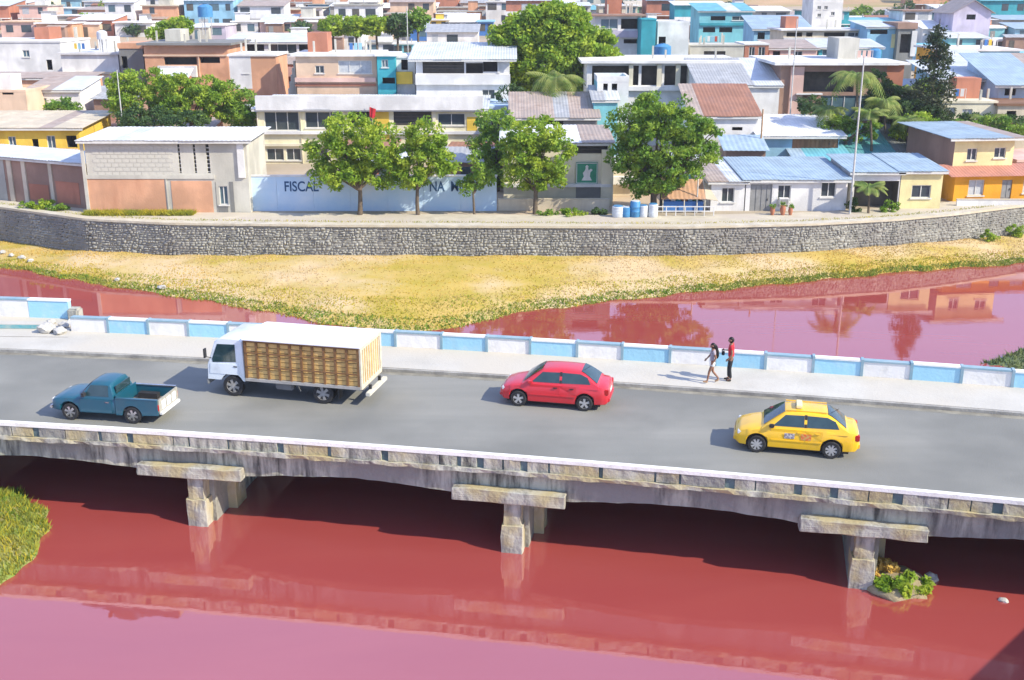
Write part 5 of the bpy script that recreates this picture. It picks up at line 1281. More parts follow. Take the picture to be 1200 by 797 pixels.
class Cabin:
    def __init__(s, a0, a1, a2, a3, zb0, zb1, zr, wb_, wr_, zb_mid=None):   # x front base, roof front, roof rear, rear base
        s.__dict__.update(locals())
    def belt(s, x): return s.zb1 + (s.zb0 - s.zb1) * (x - s.a3) / (s.a0 - s.a3)
    def top(s, x):
        if x > s.a1:
            t = (x - s.a1) / (s.a0 - s.a1); return s.zr + (s.zb0 - s.zr) * (t ** 1.12)
        if x < s.a2:
            t = (s.a2 - x) / (s.a2 - s.a3); return s.zr + (s.zb1 - s.zr) * (t ** 1.25)
        c = (s.a1 + s.a2) / 2; return s.zr + .035 * (1 - ((x - c) / (s.a1 - c)) ** 2)
    def w(s, z, x=0):
        t = (z - s.zb1) / (s.zr - s.zb1); t = max(-.3, t)
        return s.wb_ + (s.wr_ - s.wb_) * t - .03 * max(0, t) ** 3
    def build(s, m, parent):
        rs = []
        xs = np.concatenate([np.linspace(s.a0, s.a1, 9), np.linspace(s.a1, s.a2, 8)[1:], np.linspace(s.a2, s.a3, 9)[1:]])
        for x in xs:
            zt = s.top(x) ; zb = s.belt(x) - .12; zt = max(zt, zb + .03)
            wt = s.w(zt); h = zt - zb
            half = [(0, zb), (s.w(zb) , zb), (s.w(zb + h * .5), zb + h * .5), (s.w(zt - .07 * min(1, h / .3)), zt - .07 * min(1, h / .3)), (wt - .045, zt - .015), (wt * .6, zt + .012), (0, zt + .02)]
            rs.append([(x, y, z) for y, z in half] + [(x, -y, z) for y, z in half[-2:0:-1]])
        mb = MB(); mb.rings(rs); return mb.build('roof', m, parent, smooth_angle=R(32))
    def side(s, pts, name, m, parent, sg, off=.008, div=1):
        "pts (x, z) polygon on the cabin's side"
        mb = MB(); P = [(x, sg * (s.w(z) + off), z) for x, z in pts]; mb.poly(P); Q = [(x, sg * (s.w(z) - .03), z) for x, z in pts]
        n = len(P)
        for i in range(n): mb.poly([P[i], P[(i + 1) % n], Q[(i + 1) % n], Q[i]])
        return mb.build(name, m, parent)
    def screen(s, x0, x1, name, m, parent, inset0=.08, inset1=.08, off=.014):
        mb = MB(); rs = []
        for k in range(7):
            x = x0 + (x1 - x0) * k / 6; z = s.top(x); w_ = s.w(z) - (inset0 + (inset1 - inset0) * k / 6)
            rs.append([(x, -w_, z + off), (x, -w_ * .6, z + .012 + off), (x, 0, z + .02 + off), (x, w_ * .6, z + .012 + off), (x, w_, z + off)])
        mb.rings(rs, closed=False); return mb.build(name, m, parent, smooth_angle=R(60))
def sedan(name, label, cat, pf, prr, pm, taxi=False):
    hw, wr = .83, .295
    loc, th, wb = place_vehicle(pf, prr, hw - .12)
    root = thing(name, label, cat, loc, th)
    L0, L1 = wb + .74, -.86
    ztop = [(L1, .62), (L1 + .04, .84), (L1 + .14, .93), (-.35, .965), (.2, .955), (wb - .75, .93), (wb - .15, .90), (wb + .25, .82), (L0 - .18, .73), (L0 - .05, .63), (L0, .50)]
    zbot = [(L1, .36), (L1 + .12, .24), (.35, .20), (wb - .35, .20), (L0 - .2, .20), (L0, .30)]
    hwid = [(L1, .62), (L1 + .06, .72), (L1 + .25, .79), (.3, hw), (wb - .4, hw), (wb + .3, .79), (L0 - .16, .72), (L0 - .04, .60), (L0, .50)]
    xs = list(np.linspace(L1, L1 + .2, 6)) + list(np.linspace(L1 + .24, -wr - .08, 4)) + [w0 + wr * 1.19 * math.cos(a) for w0 in (0,) for a in np.linspace(PI, 0, 15)] + list(np.linspace(wr + .12, wb - wr - .12, 8)) + [wb + wr * 1.19 * math.cos(a) for a in np.linspace(PI, 0, 15)] + list(np.linspace(wb + wr + .1, L0 - .2, 3)) + list(np.linspace(L0 - .16, L0, 6))
    xs = sorted(set(round(x, 4) for x in xs))
    body_loft(xs, ztop, zbot, hwid, (0, wb), wr, pm, root)
    MB().box(-.55, wb + .45, -hw + .16, hw - .16, .16, .62).build('underbody', blackp, root)
    c = Cabin(wb - .12, wb - .86, .18, -.50, .90, .955, 1.40, .755, .575)
    c.build(pm, root)
    c.screen(c.a0 - .06, c.a1 + .03, 'windshield', carglass, root, .09, .07)
    c.screen(c.a3 + .07, c.a2 - .02, 'rear_window', carglass, root, .10, .07)
    xm = (c.a1 + c.a2) / 2 + .02
    for sg in (1, -1):
        zt = 1.335; zb_ = .975
        c.side([(c.a0 - .36, zb_), (c.a1 + .0, zt - .015), (xm + .04, zt), (xm + .04, zb_ + .01)], 'side_window', carglass, root, sg)
        c.side([(xm - .05, zb_ + .01), (xm - .05, zt), (c.a2 - .0, zt - .01), (c.a3 + .42, 1.22), (c.a3 + .30, zb_ + .03)], 'side_window', carglass, root, sg)
        c.side([(xm + .035, zb_), (xm + .035, zt + .02), (xm - .045, zt + .02), (xm - .045, zb_)], 'door_pillar', blackp, root, sg, .004)
        # doors as thin skins standing a little proud
        for (a, b_) in ((wb - .42, xm + .005), (xm - .005, .30)):
            mb = MB(); lo, hi = min(a, b_), max(a, b_)
            ins = .10 if lo < .5 else 0
            outer = [(lo + (.12 if lo < .5 else 0), .27), (hi, .27), (hi, .90), (lo, .90), (lo + ins * .2, .62)]
            ys = lambda z: hw * (1.0 if z < .62 else 1 - .03 * (z - .62) / .28) + .006
            mb.poly([(x, sg * (ys(z) - (.035 if z < .3 else 0)), z) for x, z in outer]); n = len(outer)
            for i in range(n):
                p, q = outer[i], outer[(i + 1) % n]
                mb.poly([(p[0], sg * (ys(p[1]) - (.035 if p[1] < .3 else 0)), p[1]), (q[0], sg * (ys(q[1]) - (.035 if q[1] < .3 else 0)), q[1]), (q[0], sg * (ys(q[1]) - .05), q[1]), (p[0], sg * (ys(p[1]) - .05), p[1])])
            d_ = mb.build('door', pm, root)
            MB().box(lo + .1, lo + .24, sg * (hw + .002) - .02, sg * (hw + .002) + .02, .80, .83).build('handle', blackp if not taxi else pm, d_)
            MB().box(lo + .02, hi - .02, sg * (hw + .004) - .012, sg * (hw + .004) + .012, .50, .54).build('rubbing_strip', pm, d_)
            if taxi and sg == 1:
                if lo > .5: MB().box(lo + .32, lo + .64, hw + .006, hw + .012, .60, .78).build('door_sticker', mat('grey_white_sticker', (.55, .52, .48), (.25, .22, .25), scale=14, rough=.5, lo=.48, hi=.52), d_)
                else: MB().box(lo + .36, lo + .68, hw + .006, hw + .012, .58, .79).build('door_sticker', mat('orange_red_sticker', (.70, .16, .05), (.6, .35, .1), scale=14, rough=.5, lo=.48, hi=.52), d_)
        wheel(root, 0, sg * (hw - .10), wr, .19, sg, 8 if taxi else 5); wheel(root, wb, sg * (hw - .10), wr, .19, sg, 8 if taxi else 5)
        # lamps
        mb = MB(); mb.box(L0 - .26, L0 - .10, sg * .60 - .13, sg * .60 + .10, .56, .69); mb.build('headlight', lampw, root, bevel=.02)
        mb = MB(); mb.box(L1 + .005, L1 + .17, sg * .66 - .09, sg * .66 + .085, .64, .84); mb.build('taillight', lampr, root, bevel=.02)
        mb = MB(); mb.box(c.a0 - .40, c.a0 - .24, sg * .80 - .05, sg * .80 + .09 if sg > 0 else sg * .80 + .05, .93, 1.04) if sg > 0 else mb.box(c.a0 - .40, c.a0 - .24, -.89, -.75, .93, 1.04)
        mb.build('mirror', pm if not taxi else blackp, root, bevel=.02)
    MB().box(L0 - .05, L0 + .025, -.50, .50, .28, .42).build('front_bumper', blackp if False else pm, root, bevel=.02)
    MB().box(L0 - .06, L0 - .01, -.36, .36, .49, .58).build('grille', blackp, root)
    MB().box(L1 - .03, L1 + .08, -.64, .64, .34, .52).build('rear_bumper', pm, root, bevel=.03)
    MB().box(L1 - .005, L1 + .03, -.24, .24, .60, .72).build('number_plate', plate, root)
    if taxi:
        sgn = MB().box(xm + .12, xm + .32, -.30, .30, 1.452, 1.56).build('roof_sign', mat('pale_taxi_sign', (.85, .72, .35), (.8, .7, .4), scale=5, rough=.5), root, bevel=.02)
        MB().box(xm + .325, xm + .335, -.12, .12, 1.48, 1.54).build('sign_lettering_band', blackp, sgn)
        for y in (-.5, .44): MB().box(c.a2, c.a1, y, y + .03, 1.425, 1.455).build('roof_rail', pm, root)
    MB().tube([(.1, .45, 1.44), (-.15, .45, 1.62)], .008, 5).build('aerial', blackp, root)
    return root
sedan('red_sedan', 'bright red compact sedan driving left in the middle of the bridge', 'car', (608, 475), (685, 481), carpaint('red_car_paint', (.60, .022, .035)))
sedan('yellow_taxi', 'yellow taxi sedan with door stickers and a roof sign, driving left near the right side', 'taxi', (886, 529), (973, 536.5), carpaint('yellow_car_paint', (.86, .50, .012)), taxi=True)

# ---- old blue pickup
def pickup():
    hw, wr = .80, .31
    loc, th, wb = place_vehicle((85, 491), (158, 495.5), hw - .12)
    pm = carpaint('worn_blue_car_paint', (.006, .085, .13), .38)
    root = thing('blue_pickup', 'old dark blue pickup truck with an open bed at the far left of the bridge', 'pickup truck', loc, th)
    L0, L1 = wb + .70, -.98
    bf = .62     # x where the bed begins (behind the cab)
    ztop = [(bf, .86), (wb - .5, .86), (wb - .3, .90), (wb + .3, .86), (L0 - .15, .80), (L0 - .03, .74), (L0, .60)]
    zbot = [(bf, .28), (wb - .35, .28), (L0, .32)]
    hwid = [(bf, hw), (wb, hw), (L0 - .2, .78), (L0 - .03, .72), (L0, .64)]
    xs = sorted(set(round(x, 4) for x in list(np.linspace(bf, wb - wr - .1, 5)) + [wb + wr * 1.18 * math.cos(a) for a in np.linspace(PI, 0, 15)] + list(np.linspace(wb + wr + .1, L0, 6))))
    body_loft(xs, ztop, zbot, hwid, (wb,), wr, pm, root)
    # bed: two walls with wheel arches, floor, headboard and tailgate
    for sg in (1, -1):
        prof = [(bf - .02, .30), (bf - .02, .90), (L1 + .02, .90), (L1 + .02, .36), (-wr * 1.2, .33)]
        prof += [(wr * 1.2 * math.cos(a), wr + wr * 1.2 * math.sin(a) * .98) for a in np.linspace(PI, 0, 12)]
        prof += [(wr * 1.22, .30)]
        y0, y1 = (hw - .07, hw) if sg > 0 else (-hw, -hw + .07)
        MB().prism(prof, 1, y0, y1).build('bed_side', pm, root)
        MB().box(L1 + .02, bf - .04, sg * (hw - .045) - .05, sg * (hw - .045) + .055, .903, .935).build('bed_rail', chrome if sg < 0 else pm, root)
        MB().box(-.36, .36, sg * (hw - .26) - .12, sg * (hw - .26) + .12, .50, .70).build('wheel_well', blackp, root)
        wheel(root, 0, sg * (hw - .10), wr, .19, sg, 6, chrome); wheel(root, wb, sg * (hw - .10), wr, .19, sg, 6, chrome)
        MB().box(L0 - .04, L0 + .02, sg * .55 - .10, sg * .55 + .10, .58, .74).build('headlight', lampw, root, bevel=.02)
        MB().box(L1 - .01, L1 + .04, sg * .70 - .06, sg * .70 + .06, .52, .74).build('taillight', lampr, root)
    MB().box(L1 + .03, bf - .03, -hw + .072, hw - .072, .46, .50).build('bed_floor', mat('grimy_bed_floor', (.20, .18, .155), (.10, .09, .08), scale=4, rough=.9), root)
    tg = MB().box(L1 - .02, L1 + .035, -hw + .075, hw - .075, .44, .90).build('tailgate', mat('whitish_tailgate', (.42, .40, .33), (.25, .24, .2), scale=4, rough=.7), root)
    for k in range(3): MB().box(L1 - .035, L1 - .021, -.55 + k * .40, -.25 + k * .40, .52, .82).build('tailgate_panel', plate, tg)
    MB().box(bf - .06, bf - .022, -hw + .075, hw - .075, .503, 1.0).build('headboard', pm, root)
    MB().box(L1 - .12, L1 + .02, -.7, .7, .36, .46).build('rear_bumper', plate, root, bevel=.02)
    MB().box(L0 - .03, L0 + .09, -.74, .74, .38, .50).build('front_bumper', chrome, root, bevel=.03)
    MB().box(L0 - .03, L0 + .012, -.42, .42, .56, .74).build('grille', blackp, root)
    MB().box(-.7, wb + .4, -.45, .45, .26, .44).build('chassis', blackp, root)
    c = Cabin(wb - .38, wb - .80, bf + .22, bf + .05, .88, .88, 1.37, .735, .61)
    c.build(pm, root)
    c.screen(c.a0 - .05, c.a1 + .03, 'windshield', carglass, root, .08, .06)
    mb = MB().box(c.a3 - .012, c.a3 + .02, -.5, .5, 1.0, 1.27).build('rear_window', carglass, root)
    for sg in (1, -1):
        c.side([(c.a0 - .22, .93), (c.a1 - .0, 1.30), (c.a2 + .06, 1.30), (c.a2 + .02, .93)], 'side_window', carglass, root, sg)
        MB().box(bf + .12, c.a0 - .05, sg * (hw + .002) - .01, sg * (hw + .002) + .008, .36, .84).build('door', pm, root)
        MB().box(bf + .2, bf + .34, sg * (hw + .012) - .012, sg * (hw + .012) + .012, .74, .77).build('door_handle', chrome, root)
        MB().box(c.a0 - .30, c.a0 - .20, min(sg * .76, sg * .92), max(sg * .76, sg * .92), .95, 1.08).build('mirror', blackp, root)
    for x, y, s_ in ((0.1, .2, .16), (-.3, -.1, .2), (.3, -.35, .14)):
        pass
    return root
pk = pickup()

# ---- cargo truck
def truck():
    wr, hw = .40, 1.0
    loc, th, wb = place_vehicle((275, 463.5), (380, 472.5), hw - .10)
    white = carpaint('white_truck_paint', (.74, .80, .82), .35)
    root = thing('cargo_truck', 'white cab-over cargo truck with a wooden slatted box and a white roof, driving left', 'truck', loc, th)
    x_cf = wb + .98     # cab front
    x_cb = wb - .52     # cab back
    # cab side profile (x, z)
    prof = [(x_cb, .62), (x_cb, 2.20), (x_cb + .18, 2.30), (x_cb + .85, 2.28), (x_cf - .36, 2.12), (x_cf - .06, 1.32), (x_cf, 1.20), (x_cf + .02, .62), (wb + .52, .62)]
    prof += [(wb + .50 * math.cos(a), .40 + .52 * math.sin(a)) for a in np.linspace(.46, PI - .46, 9)]
    mb = MB(); rs = []
    ys = [(-hw + .02, .94), (-hw + .05, .985), (-hw + .12, 1), (0, 1), (hw - .12, 1), (hw - .05, .985), (hw - .02, .94)]
    cx, cz = (x_cf + x_cb) / 2, 1.3
    for y, k in ys: rs.append([(cx + (x - cx) * (k if z > 1 else 1 - (1 - k) * .3), y, cz + (z - cz) * (k if z > cz else 1)) for x, z in prof])
    mb.rings(rs); mb.build('cab', white, root, smooth_angle=R(30))
    # windscreen lies on the slope between (x_cf-.06,1.32) and (x_cf-.36,2.12)
    a, b_ = Vector((x_cf - .075, 0, 1.36)), Vector((x_cf - .345, 0, 2.06)); nrm = Vector((.8, 0, .3)).normalized() * .02
    MB().poly([a + nrm + Vector((0, -.86, 0)), a + nrm + Vector((0, .86, 0)), b_ + nrm + Vector((0, .78, 0)), b_ + nrm + Vector((0, -.78, 0))]).build('windshield', carglass, root)
    for sg in (1, -1):
        y = sg * (hw - .012); P = [(x_cb + .32, 1.36), (x_cb + .32, 2.04), (x_cf - .47, 2.02), (x_cf - .22, 1.42), (x_cf - .24, 1.30)]
        MB().prism(P, 1, min(y, y - sg * .03), max(y, y - sg * .03)).build('side_window', carglass, root)
        P = [(x_cb + .22, .86), (x_cb + .22, 1.28), (x_cf - .14, 1.25), (x_cf - .10, .86)]; y2 = sg * (hw - .006)
        d_ = MB().prism(P, 1, min(y2, y2 - sg * .03), max(y2, y2 - sg * .03)).build('door', white, root)
        MB().box(x_cb + .28, x_cb + .42, y2 - .015, y2 + .015, 1.16, 1.20).build('handle', blackp, d_)
        MB().box(x_cf + .005, x_cf + .04, sg * .68 - .16, sg * .68 + .16, .70, .90).build('headlight', lampw, root, bevel=.02)
        MB().tube([(x_cf - .2, sg * (hw - .03), 1.45), (x_cf - .02, sg * (hw + .12), 1.55), (x_cf - .02, sg * (hw + .12), 1.85)], .015, 5).build('mirror_arm', blackp, root)
        MB().box(x_cf - .05, x_cf, sg * (hw + .12) - .08, sg * (hw + .12) + .08, 1.5, 1.85).build('mirror', blackp, root)
        for yy in ((hw - .12), (hw - .38)) : wheel(root, 0, sg * yy, wr, .22, sg, 6, mat('dusty_steel_rim', (.38, .37, .34), (.25, .24, .22), scale=5, rough=.6))
        wheel(root, wb, sg * (hw - .13), wr, .22, sg, 6, mat('dusty_steel_rim', (.38, .37, .34)))
        MB().box(-1.2, x_cb - .1, sg * .38 - .05, sg * .38 + .05, .52, .72).build('chassis_rail', blackp, root)
    MB().box(x_cf - .02, x_cf + .09, -hw + .03, hw - .03, .40, .64).build('front_bumper', mat('grey_truck_bumper', (.25, .26, .26), scale=4, rough=.6), root, bevel=.03)
    MB().box(x_cf + .005, x_cf + .03, -.45, .45, .72, 1.12).build('grille', blackp, root)
    MB().box(-.1, .1, -.8, .8, .32, .46).build('rear_axle', blackp, root); MB().box(wb - .05, wb + .05, -.8, .8, .34, .44).build('front_axle', blackp, root)
    MB().box(1.2, 1.9, .55, .92, .38, .72).build('fuel_tank', mat('dull_tank', (.2, .2, .2), scale=4, rough=.5), root, bevel=.05)
    MB().box(1.0, 1.9, -.92, -.55, .38, .72).build('battery_box', blackp, root)
    MB().tube([(.9, .9, .40), (.95, .96, .62)], .03, 6).build('tank_bracket', chrome, root)
    # cargo box
    X0, X1, B, z0, z1 = -1.52, x_cb - .08, 1.06, .80, 2.30
    MB().box(X0, X1, -B + .03, B - .03, z0 - .06, z0 + .04).build('box_floor', mat('dark_box_floor', (.12, .09, .06), scale=3, rough=.9), root)
    wood = mat('golden_box_boards', (.66, .44, .16), (.50, .31, .10), scale=2.4, rough=.75, bump=.25, rnd=.14)
    woodd = mat('brown_box_posts', (.24, .125, .05), (.16, .085, .035), scale=3, rough=.8, rnd=.1)
    nb = 8; hh = (z1 - .12 - z0) / nb
    me_b = MB().box(X0 + .05, X1 - .05, -.012, .012, .012, hh - .012).mesh('side_board', wood)
    me_p = MB().box(-.045, .045, -.022, .022, 0, z1 - z0 - .08).mesh('side_post', woodd)
    npst = 11
    for sg in (1, -1):
        MB().box(X0 + .04, X1 - .04, sg * (B - .055) - .004, sg * (B - .055) + .004, z0 + .04, z1 - .02).build('box_lining', woodd, root)
        for k in range(nb): inst('side_board', me_b, root, (0, sg * (B - .03), z0 + .02 + k * hh))
        for k in range(npst): inst('side_post', me_p, root, (X0 + .06 + (X1 - X0 - .12) * k / (npst - 1), sg * (B + .006), z0 + .01))
        for z in (z0 + .45, z0 + .98): MB().box(X0 + .06, X1 - .05, sg * (B + .034) - .008, sg * (B + .034) + .008, z, z + .055).build('side_rail', woodd, root)
        MB().box(X0, X1, sg * (B + .005) - .05, sg * (B + .005) + .05, z1 - .08, z1 + .02).build('top_rail', woodd, root)
        MB().box(X0, X1, sg * (B + .0) - .05, sg * (B + .0) + .05, z0 - .10, z0 + .008).build('sill_rail', chrome if False else mat('dull_sill_steel', (.42, .40, .36), scale=5, rough=.6), root)
    tarp = mat('white_box_roof', (.80, .81, .84), (.70, .71, .75), scale=1.2, rough=.55)
    rs = []
    mb = MB()
    for x in np.linspace(X0 - .04, X1 + .04, 12):
        rs.append([(x, B + .09, z1 - .01)] + [(x, (B + .09) * math.cos(t), z1 + .02 + .09 * math.sin(t) ** .8) for t in np.linspace(.05, PI - .05, 11)] + [(x, -B - .09, z1 - .01)])
    mb.rings(rs); mb.build('box_roof', tarp, root, smooth_angle=R(50))
    MB().box(X1 - .02, X1 + .03, -B + .02, B - .02, z0 - .02, z1 - .03).build('front_wall', woodd, root)
    # rear doors: white frame with upright slats
    frame = mat('white_door_frame', (.66, .60, .46), (.48, .43, .32), scale=4, rough=.7)
    mb = MB(); X = X0 - .05
    mb.box(X, X + .06, B - .13, B + .03, z0 - .1, z1); mb.box(X, X + .06, -B - .03, -B + .13, z0 - .1, z1); mb.box(X, X + .06, -B + .132, B - .132, z1 - .13, z1 - .001); mb.box(X, X + .06, -B + .132, B - .132, z0 - .1, z0 + .06)
    mb.build('rear_frame', frame, root)
    for s_ in (0, 1):
        y0 = -B + .15 + s_ * (B - .14); w_ = B - .17
        d_ = MB().box(X + .035, X + .055, y0, y0 + w_, z0 + .065, z1 - .135).build('rear_door', wood, root)
        for k in range(4): MB().box(X + .004, X + .034, y0 + w_ * (k + .3) / 4, y0 + w_ * (k + .62) / 4, z0 + .07, z1 - .14).build('door_slat', frame, d_)
    MB().box(X0 - .30, X0 - .12, -.95, .95, .42, .56).build('rear_bumper', mat('pale_bumper_bar', (.62, .60, .5), scale=4, rough=.7), root, bevel=.02)
    for sg in (1, -1):
        MB().box(X0 - .2, X0 - .1, sg * .5 - .05, sg * .5 + .05, .5, .72).build('bumper_bracket', blackp, root)
        MB().box(-.62, -.60, sg * .78 - .2, sg * .78 + .2, .22, .72).build('mud_flap', blackp, root)
    return root
truck()

# ================================================================ PEOPLE
skin = mat('brown_skin', (.30, .155, .095), (.25, .125, .08), scale=6, rough=.6)
hairm = mat('black_hair', (.012, .010, .010), (.02, .016, .014), scale=12, rough=.5)
def skinned(name, verts, edges, radii, m, parent, sub=2, root=0):
    me = bpy.data.meshes.new(name + '_cage'); me.from_pydata([tuple(v) for v in verts], edges, [])
    o = bpy.data.objects.new('tmp_' + name, me); COL.objects.link(o)
    md = o.modifiers.new('s', 'SKIN')
    for i, s_ in enumerate(me.skin_vertices[0].data):
        r_ = radii[i]; s_.radius = (r_, r_) if not isinstance(r_, tuple) else r_; s_.use_root = (i == root)
    o.modifiers.new('b', 'SUBSURF').levels = sub
    bpy.context.view_layer.update()
    nm = bpy.data.meshes.new_from_object(o.evaluated_get(bpy.context.evaluated_depsgraph_get()))
    bpy.data.objects.remove(o); nm.materials.clear(); nm.materials.append(m)
    nm.polygons.foreach_set('use_smooth', [True] * len(nm.polygons)); nm.name = name
    return link(bpy.data.objects.new(name, nm), parent)
def person(label, loc, rz, H, J, top_c, leg_c, shoe_c, longhair=False, skirt=None, sleeves=.5, legcover=1.0, topw=1.0):
    """J: joints (x forward, y left, z up) at height 1.75: hipL kneeL ankL toeL, R..., elbL wriL, elbR wriR"""
    s = H / 1.75
    root = thing('person', label, 'person', loc, rz)
    V = lambda p: Vector(p) * s
    hip = V((0, 0, .95)); waist = V((.0, 0, 1.10)); chest = V((.01, 0, 1.30)); nb = V((0.0, 0, 1.455)); neck = V((.015, 0, 1.52)); head = V((.03, 0, 1.63)); crown_ = V((.02, 0, 1.70))
    pts = [hip, waist, chest, nb, neck]; rad = [(.125 * s, .155 * s), (.10 * s, .13 * s), (.115 * s, .165 * s), (.07 * s, .11 * s), .052 * s]
    ed = [(0, 1), (1, 2), (2, 3), (3, 4)]
    def chain(start, ps, rs):
        k = start
        for p, r_ in zip(ps, rs): pts.append(V(p)); rad.append(r_ * s if not isinstance(r_, tuple) else (r_[0] * s, r_[1] * s)); ed.append((k, len(pts) - 1)); k = len(pts) - 1
        return k
    hands = []
    for sg, S_ in ((1, 'L'), (-1, 'R')):
        chain(0, [(0, sg * .09, .90), J['knee' + S_], J['ank' + S_], J['toe' + S_]], [.085, .056, .038, .03])
        k = chain(3, [(0.0, sg * .185, 1.42), J['elb' + S_], J['wri' + S_]], [.055, .040, .027])
        w_ = Vector(J['wri' + S_]); e = Vector(J['elb' + S_]); d = (w_ - e).normalized(); pc = w_ + d * .05
        k = chain(k, [tuple(pc)], [(.020, .036)])
        fw = Vector((1, 0, 0)) if abs(d.x) < .8 else Vector((0, 0, 1)); fw = (fw - d * fw.dot(d)).normalized()
        for q in range(4):
            b0 = pc + d * .02 + fw * (.027 - .018 * q); l_ = (.062, .07, .066, .052)[q]; cur = Vector((0, -sg, 0)) * .012
            chain(k, [tuple(b0), tuple(b0 + d * l_ * .55 + cur * .5), tuple(b0 + d * l_ + cur * 1.6)], [.0095, .0085, .0075])
        chain(k, [tuple(w_ + d * .02 + fw * .03), tuple(w_ + d * .055 + fw * .048), tuple(w_ + d * .075 + fw * .05)], [.012, .0095, .0085])
    skinned('body', pts, ed, rad, skin, root, sub=2)
    # head with brow, nose, jaw and ears
    bm = bmesh.new(); bmesh.ops.create_uvsphere(bm, u_segments=24, v_segments=18, radius=1)
    for v in bm.verts:
        x, y, z = v.co; jaw = 1 - .28 * max(0, -z - .1); 
        X = x * .098 * (jaw if x < 0 else 1 - .1 * max(0, -z)) + (.010 if x > 0 else 0); Y = y * .075 * jaw; Z = z * .118
        if x > .75 and abs(y) < .25: X += .022 * math.exp(-((z + .12) / .18) ** 2) * (1 - abs(y) / .25)       # nose
        if x > .6 and .05 < z < .25 and .2 < abs(y) < .5: X -= .007                                           # eye sockets
        if x > .7 and -.55 < z < -.42 and abs(y) < .3: X += .004                                              # lips
        if abs(y) > .93 and abs(z) < .3: Y *= 1.14                                                            # ears
        v.co = Vector((X, Y, Z))
    me = bpy.data.meshes.new('head'); bm.to_mesh(me); bm.free(); me.materials.append(skin); me.polygons.foreach_set('use_smooth', [True] * len(me.polygons))
    hd = link(bpy.data.objects.new('head', me), root); hd.location = V((.03, 0, 1.635)); hd.scale = (s, s, s)
    for sg in (1, -1):
        MB().box(.094, .101, sg * .03 - .012, sg * .03 + .012, .012, .022).build('eye', hairm, hd)
    MB().box(.100, .105, -.02, .02, -.062, -.056).build('mouth', mat('dark_lips', (.2, .07, .06), rough=.6), hd)
    # hair cap
    bm = bmesh.new(); bmesh.ops.create_uvsphere(bm, u_segments=24, v_segments=18, radius=1)
    for v in bm.verts:
        x, y, z = v.co
        k = 1.10 if (z > .42 or x < -.12) and z > -.5 else .93
        n_ = 1 + .03 * noise.noise(v.co * 6)
        v.co = Vector((x * .104 * k * n_ - .004, y * .081 * k * n_, z * .122 * k * n_ + .002))
    me = bpy.data.meshes.new('hair'); bm.to_mesh(me); bm.free(); me.materials.append(hairm); me.polygons.foreach_set('use_smooth', [True] * len(me.polygons))
    ho = link(bpy.data.objects.new('hair', me), hd)
    if longhair:
        skinned('long_hair', [V((-.03, 0, 1.70)), V((-.085, 0, 1.60)), V((-.12, 0, 1.48)), V((-.15, 0, 1.34)), V((-.165, 0, 1.20)), V((-.16, 0, 1.08))], [(0, 1), (1, 2), (2, 3), (3, 4), (4, 5)], [(.07 * s, .07 * s), (.06 * s, .085 * s), (.055 * s, .095 * s), (.05 * s, .095 * s), (.04 * s, .08 * s), (.015 * s, .04 * s)], hairm, root)
    # clothes: shells a little larger than the body, following the same joints
    g = .014
    tp = [V((0, 0, .93)), V((0, 0, 1.10)), V((.01, 0, 1.31)), V((0, 0, 1.44)), V((.005, 0, 1.475))]; tr = [(.142 * s * topw, .172 * s * topw), (.12 * s, .15 * s), (.134 * s, .182 * s), (.09 * s, .13 * s), (.06 * s, .07 * s)]; te = [(0, 1), (1, 2), (2, 3), (3, 4)]
    for sg, S_ in ((1, 'L'), (-1, 'R')):
        sh_ = Vector((0, sg * .185, 1.42)); e = Vector(J['elb' + S_]); tp += [V(sh_), V(sh_.lerp(e, sleeves))]; tr += [.07 * s, .062 * s]; te += [(3, len(tp) - 2), (len(tp) - 2, len(tp) - 1)]
    skinned('shirt', tp, te, tr, top_c, root)
    lp = [V((0, 0, 1.0)), V((0, 0, .90))]; lr = [(.128 * s, .158 * s), (.13 * s, .165 * s)]; le = [(0, 1)]
    for sg, S_ in ((1, 'L'), (-1, 'R')):
        th_ = Vector((0, sg * .09, .86)); kn = Vector(J['knee' + S_]); an = Vector(J['ank' + S_])
        b0 = len(lp); lp.append(V(th_)); lr.append(.102 * s); le.append((1, b0))
        if legcover >= 1: lp += [V(kn), V(an + Vector((0, 0, .03)))]; lr += [.074 * s, .062 * s]; le += [(b0, b0 + 1), (b0 + 1, b0 + 2)]
        else: lp += [V(th_.lerp(kn, legcover))]; lr += [.095 * s]; le += [(b0, b0 + 1)]
    skinned('trousers' if legcover >= 1 else 'shorts', lp, le, lr, leg_c, root)
    for sg, S_ in ((1, 'L'), (-1, 'R')):
        a, t = Vector(J['ank' + S_]), Vector(J['toe' + S_]); d = (t - a); d.z = 0
        skinned('shoe', [V((a.x - .03, a.y, a.z - .04)), V((a.x + d.x * .5, a.y, (a.z + t.z) / 2 - .02)), V((t.x + .03, t.y, t.z))], [(0, 1), (1, 2)], [(.042 * s, .044 * s), (.042 * s, .046 * s), (.026 * s, .036 * s)], shoe_c, root, sub=2)
    return root
redc = mat('red_shirt_cloth', (.60, .035, .05), (.5, .03, .04), scale=5, rough=.85, bump=.2)
blackc = mat('black_trouser_cloth', (.02, .022, .026), (.035, .037, .04), scale=5, rough=.85)
greyc = mat('grey_pink_top_cloth', (.42, .36, .38), (.28, .25, .28), scale=7, rough=.85)
whitec = mat('white_shorts_cloth', (.78, .76, .74), (.66, .64, .62), scale=6, rough=.85)
darks = mat('dark_shoes', (.03, .03, .03), rough=.6); sand = mat('tan_sandals', (.4, .25, .14), rough=.7)
pm_ = on_z(855, 446, .15)
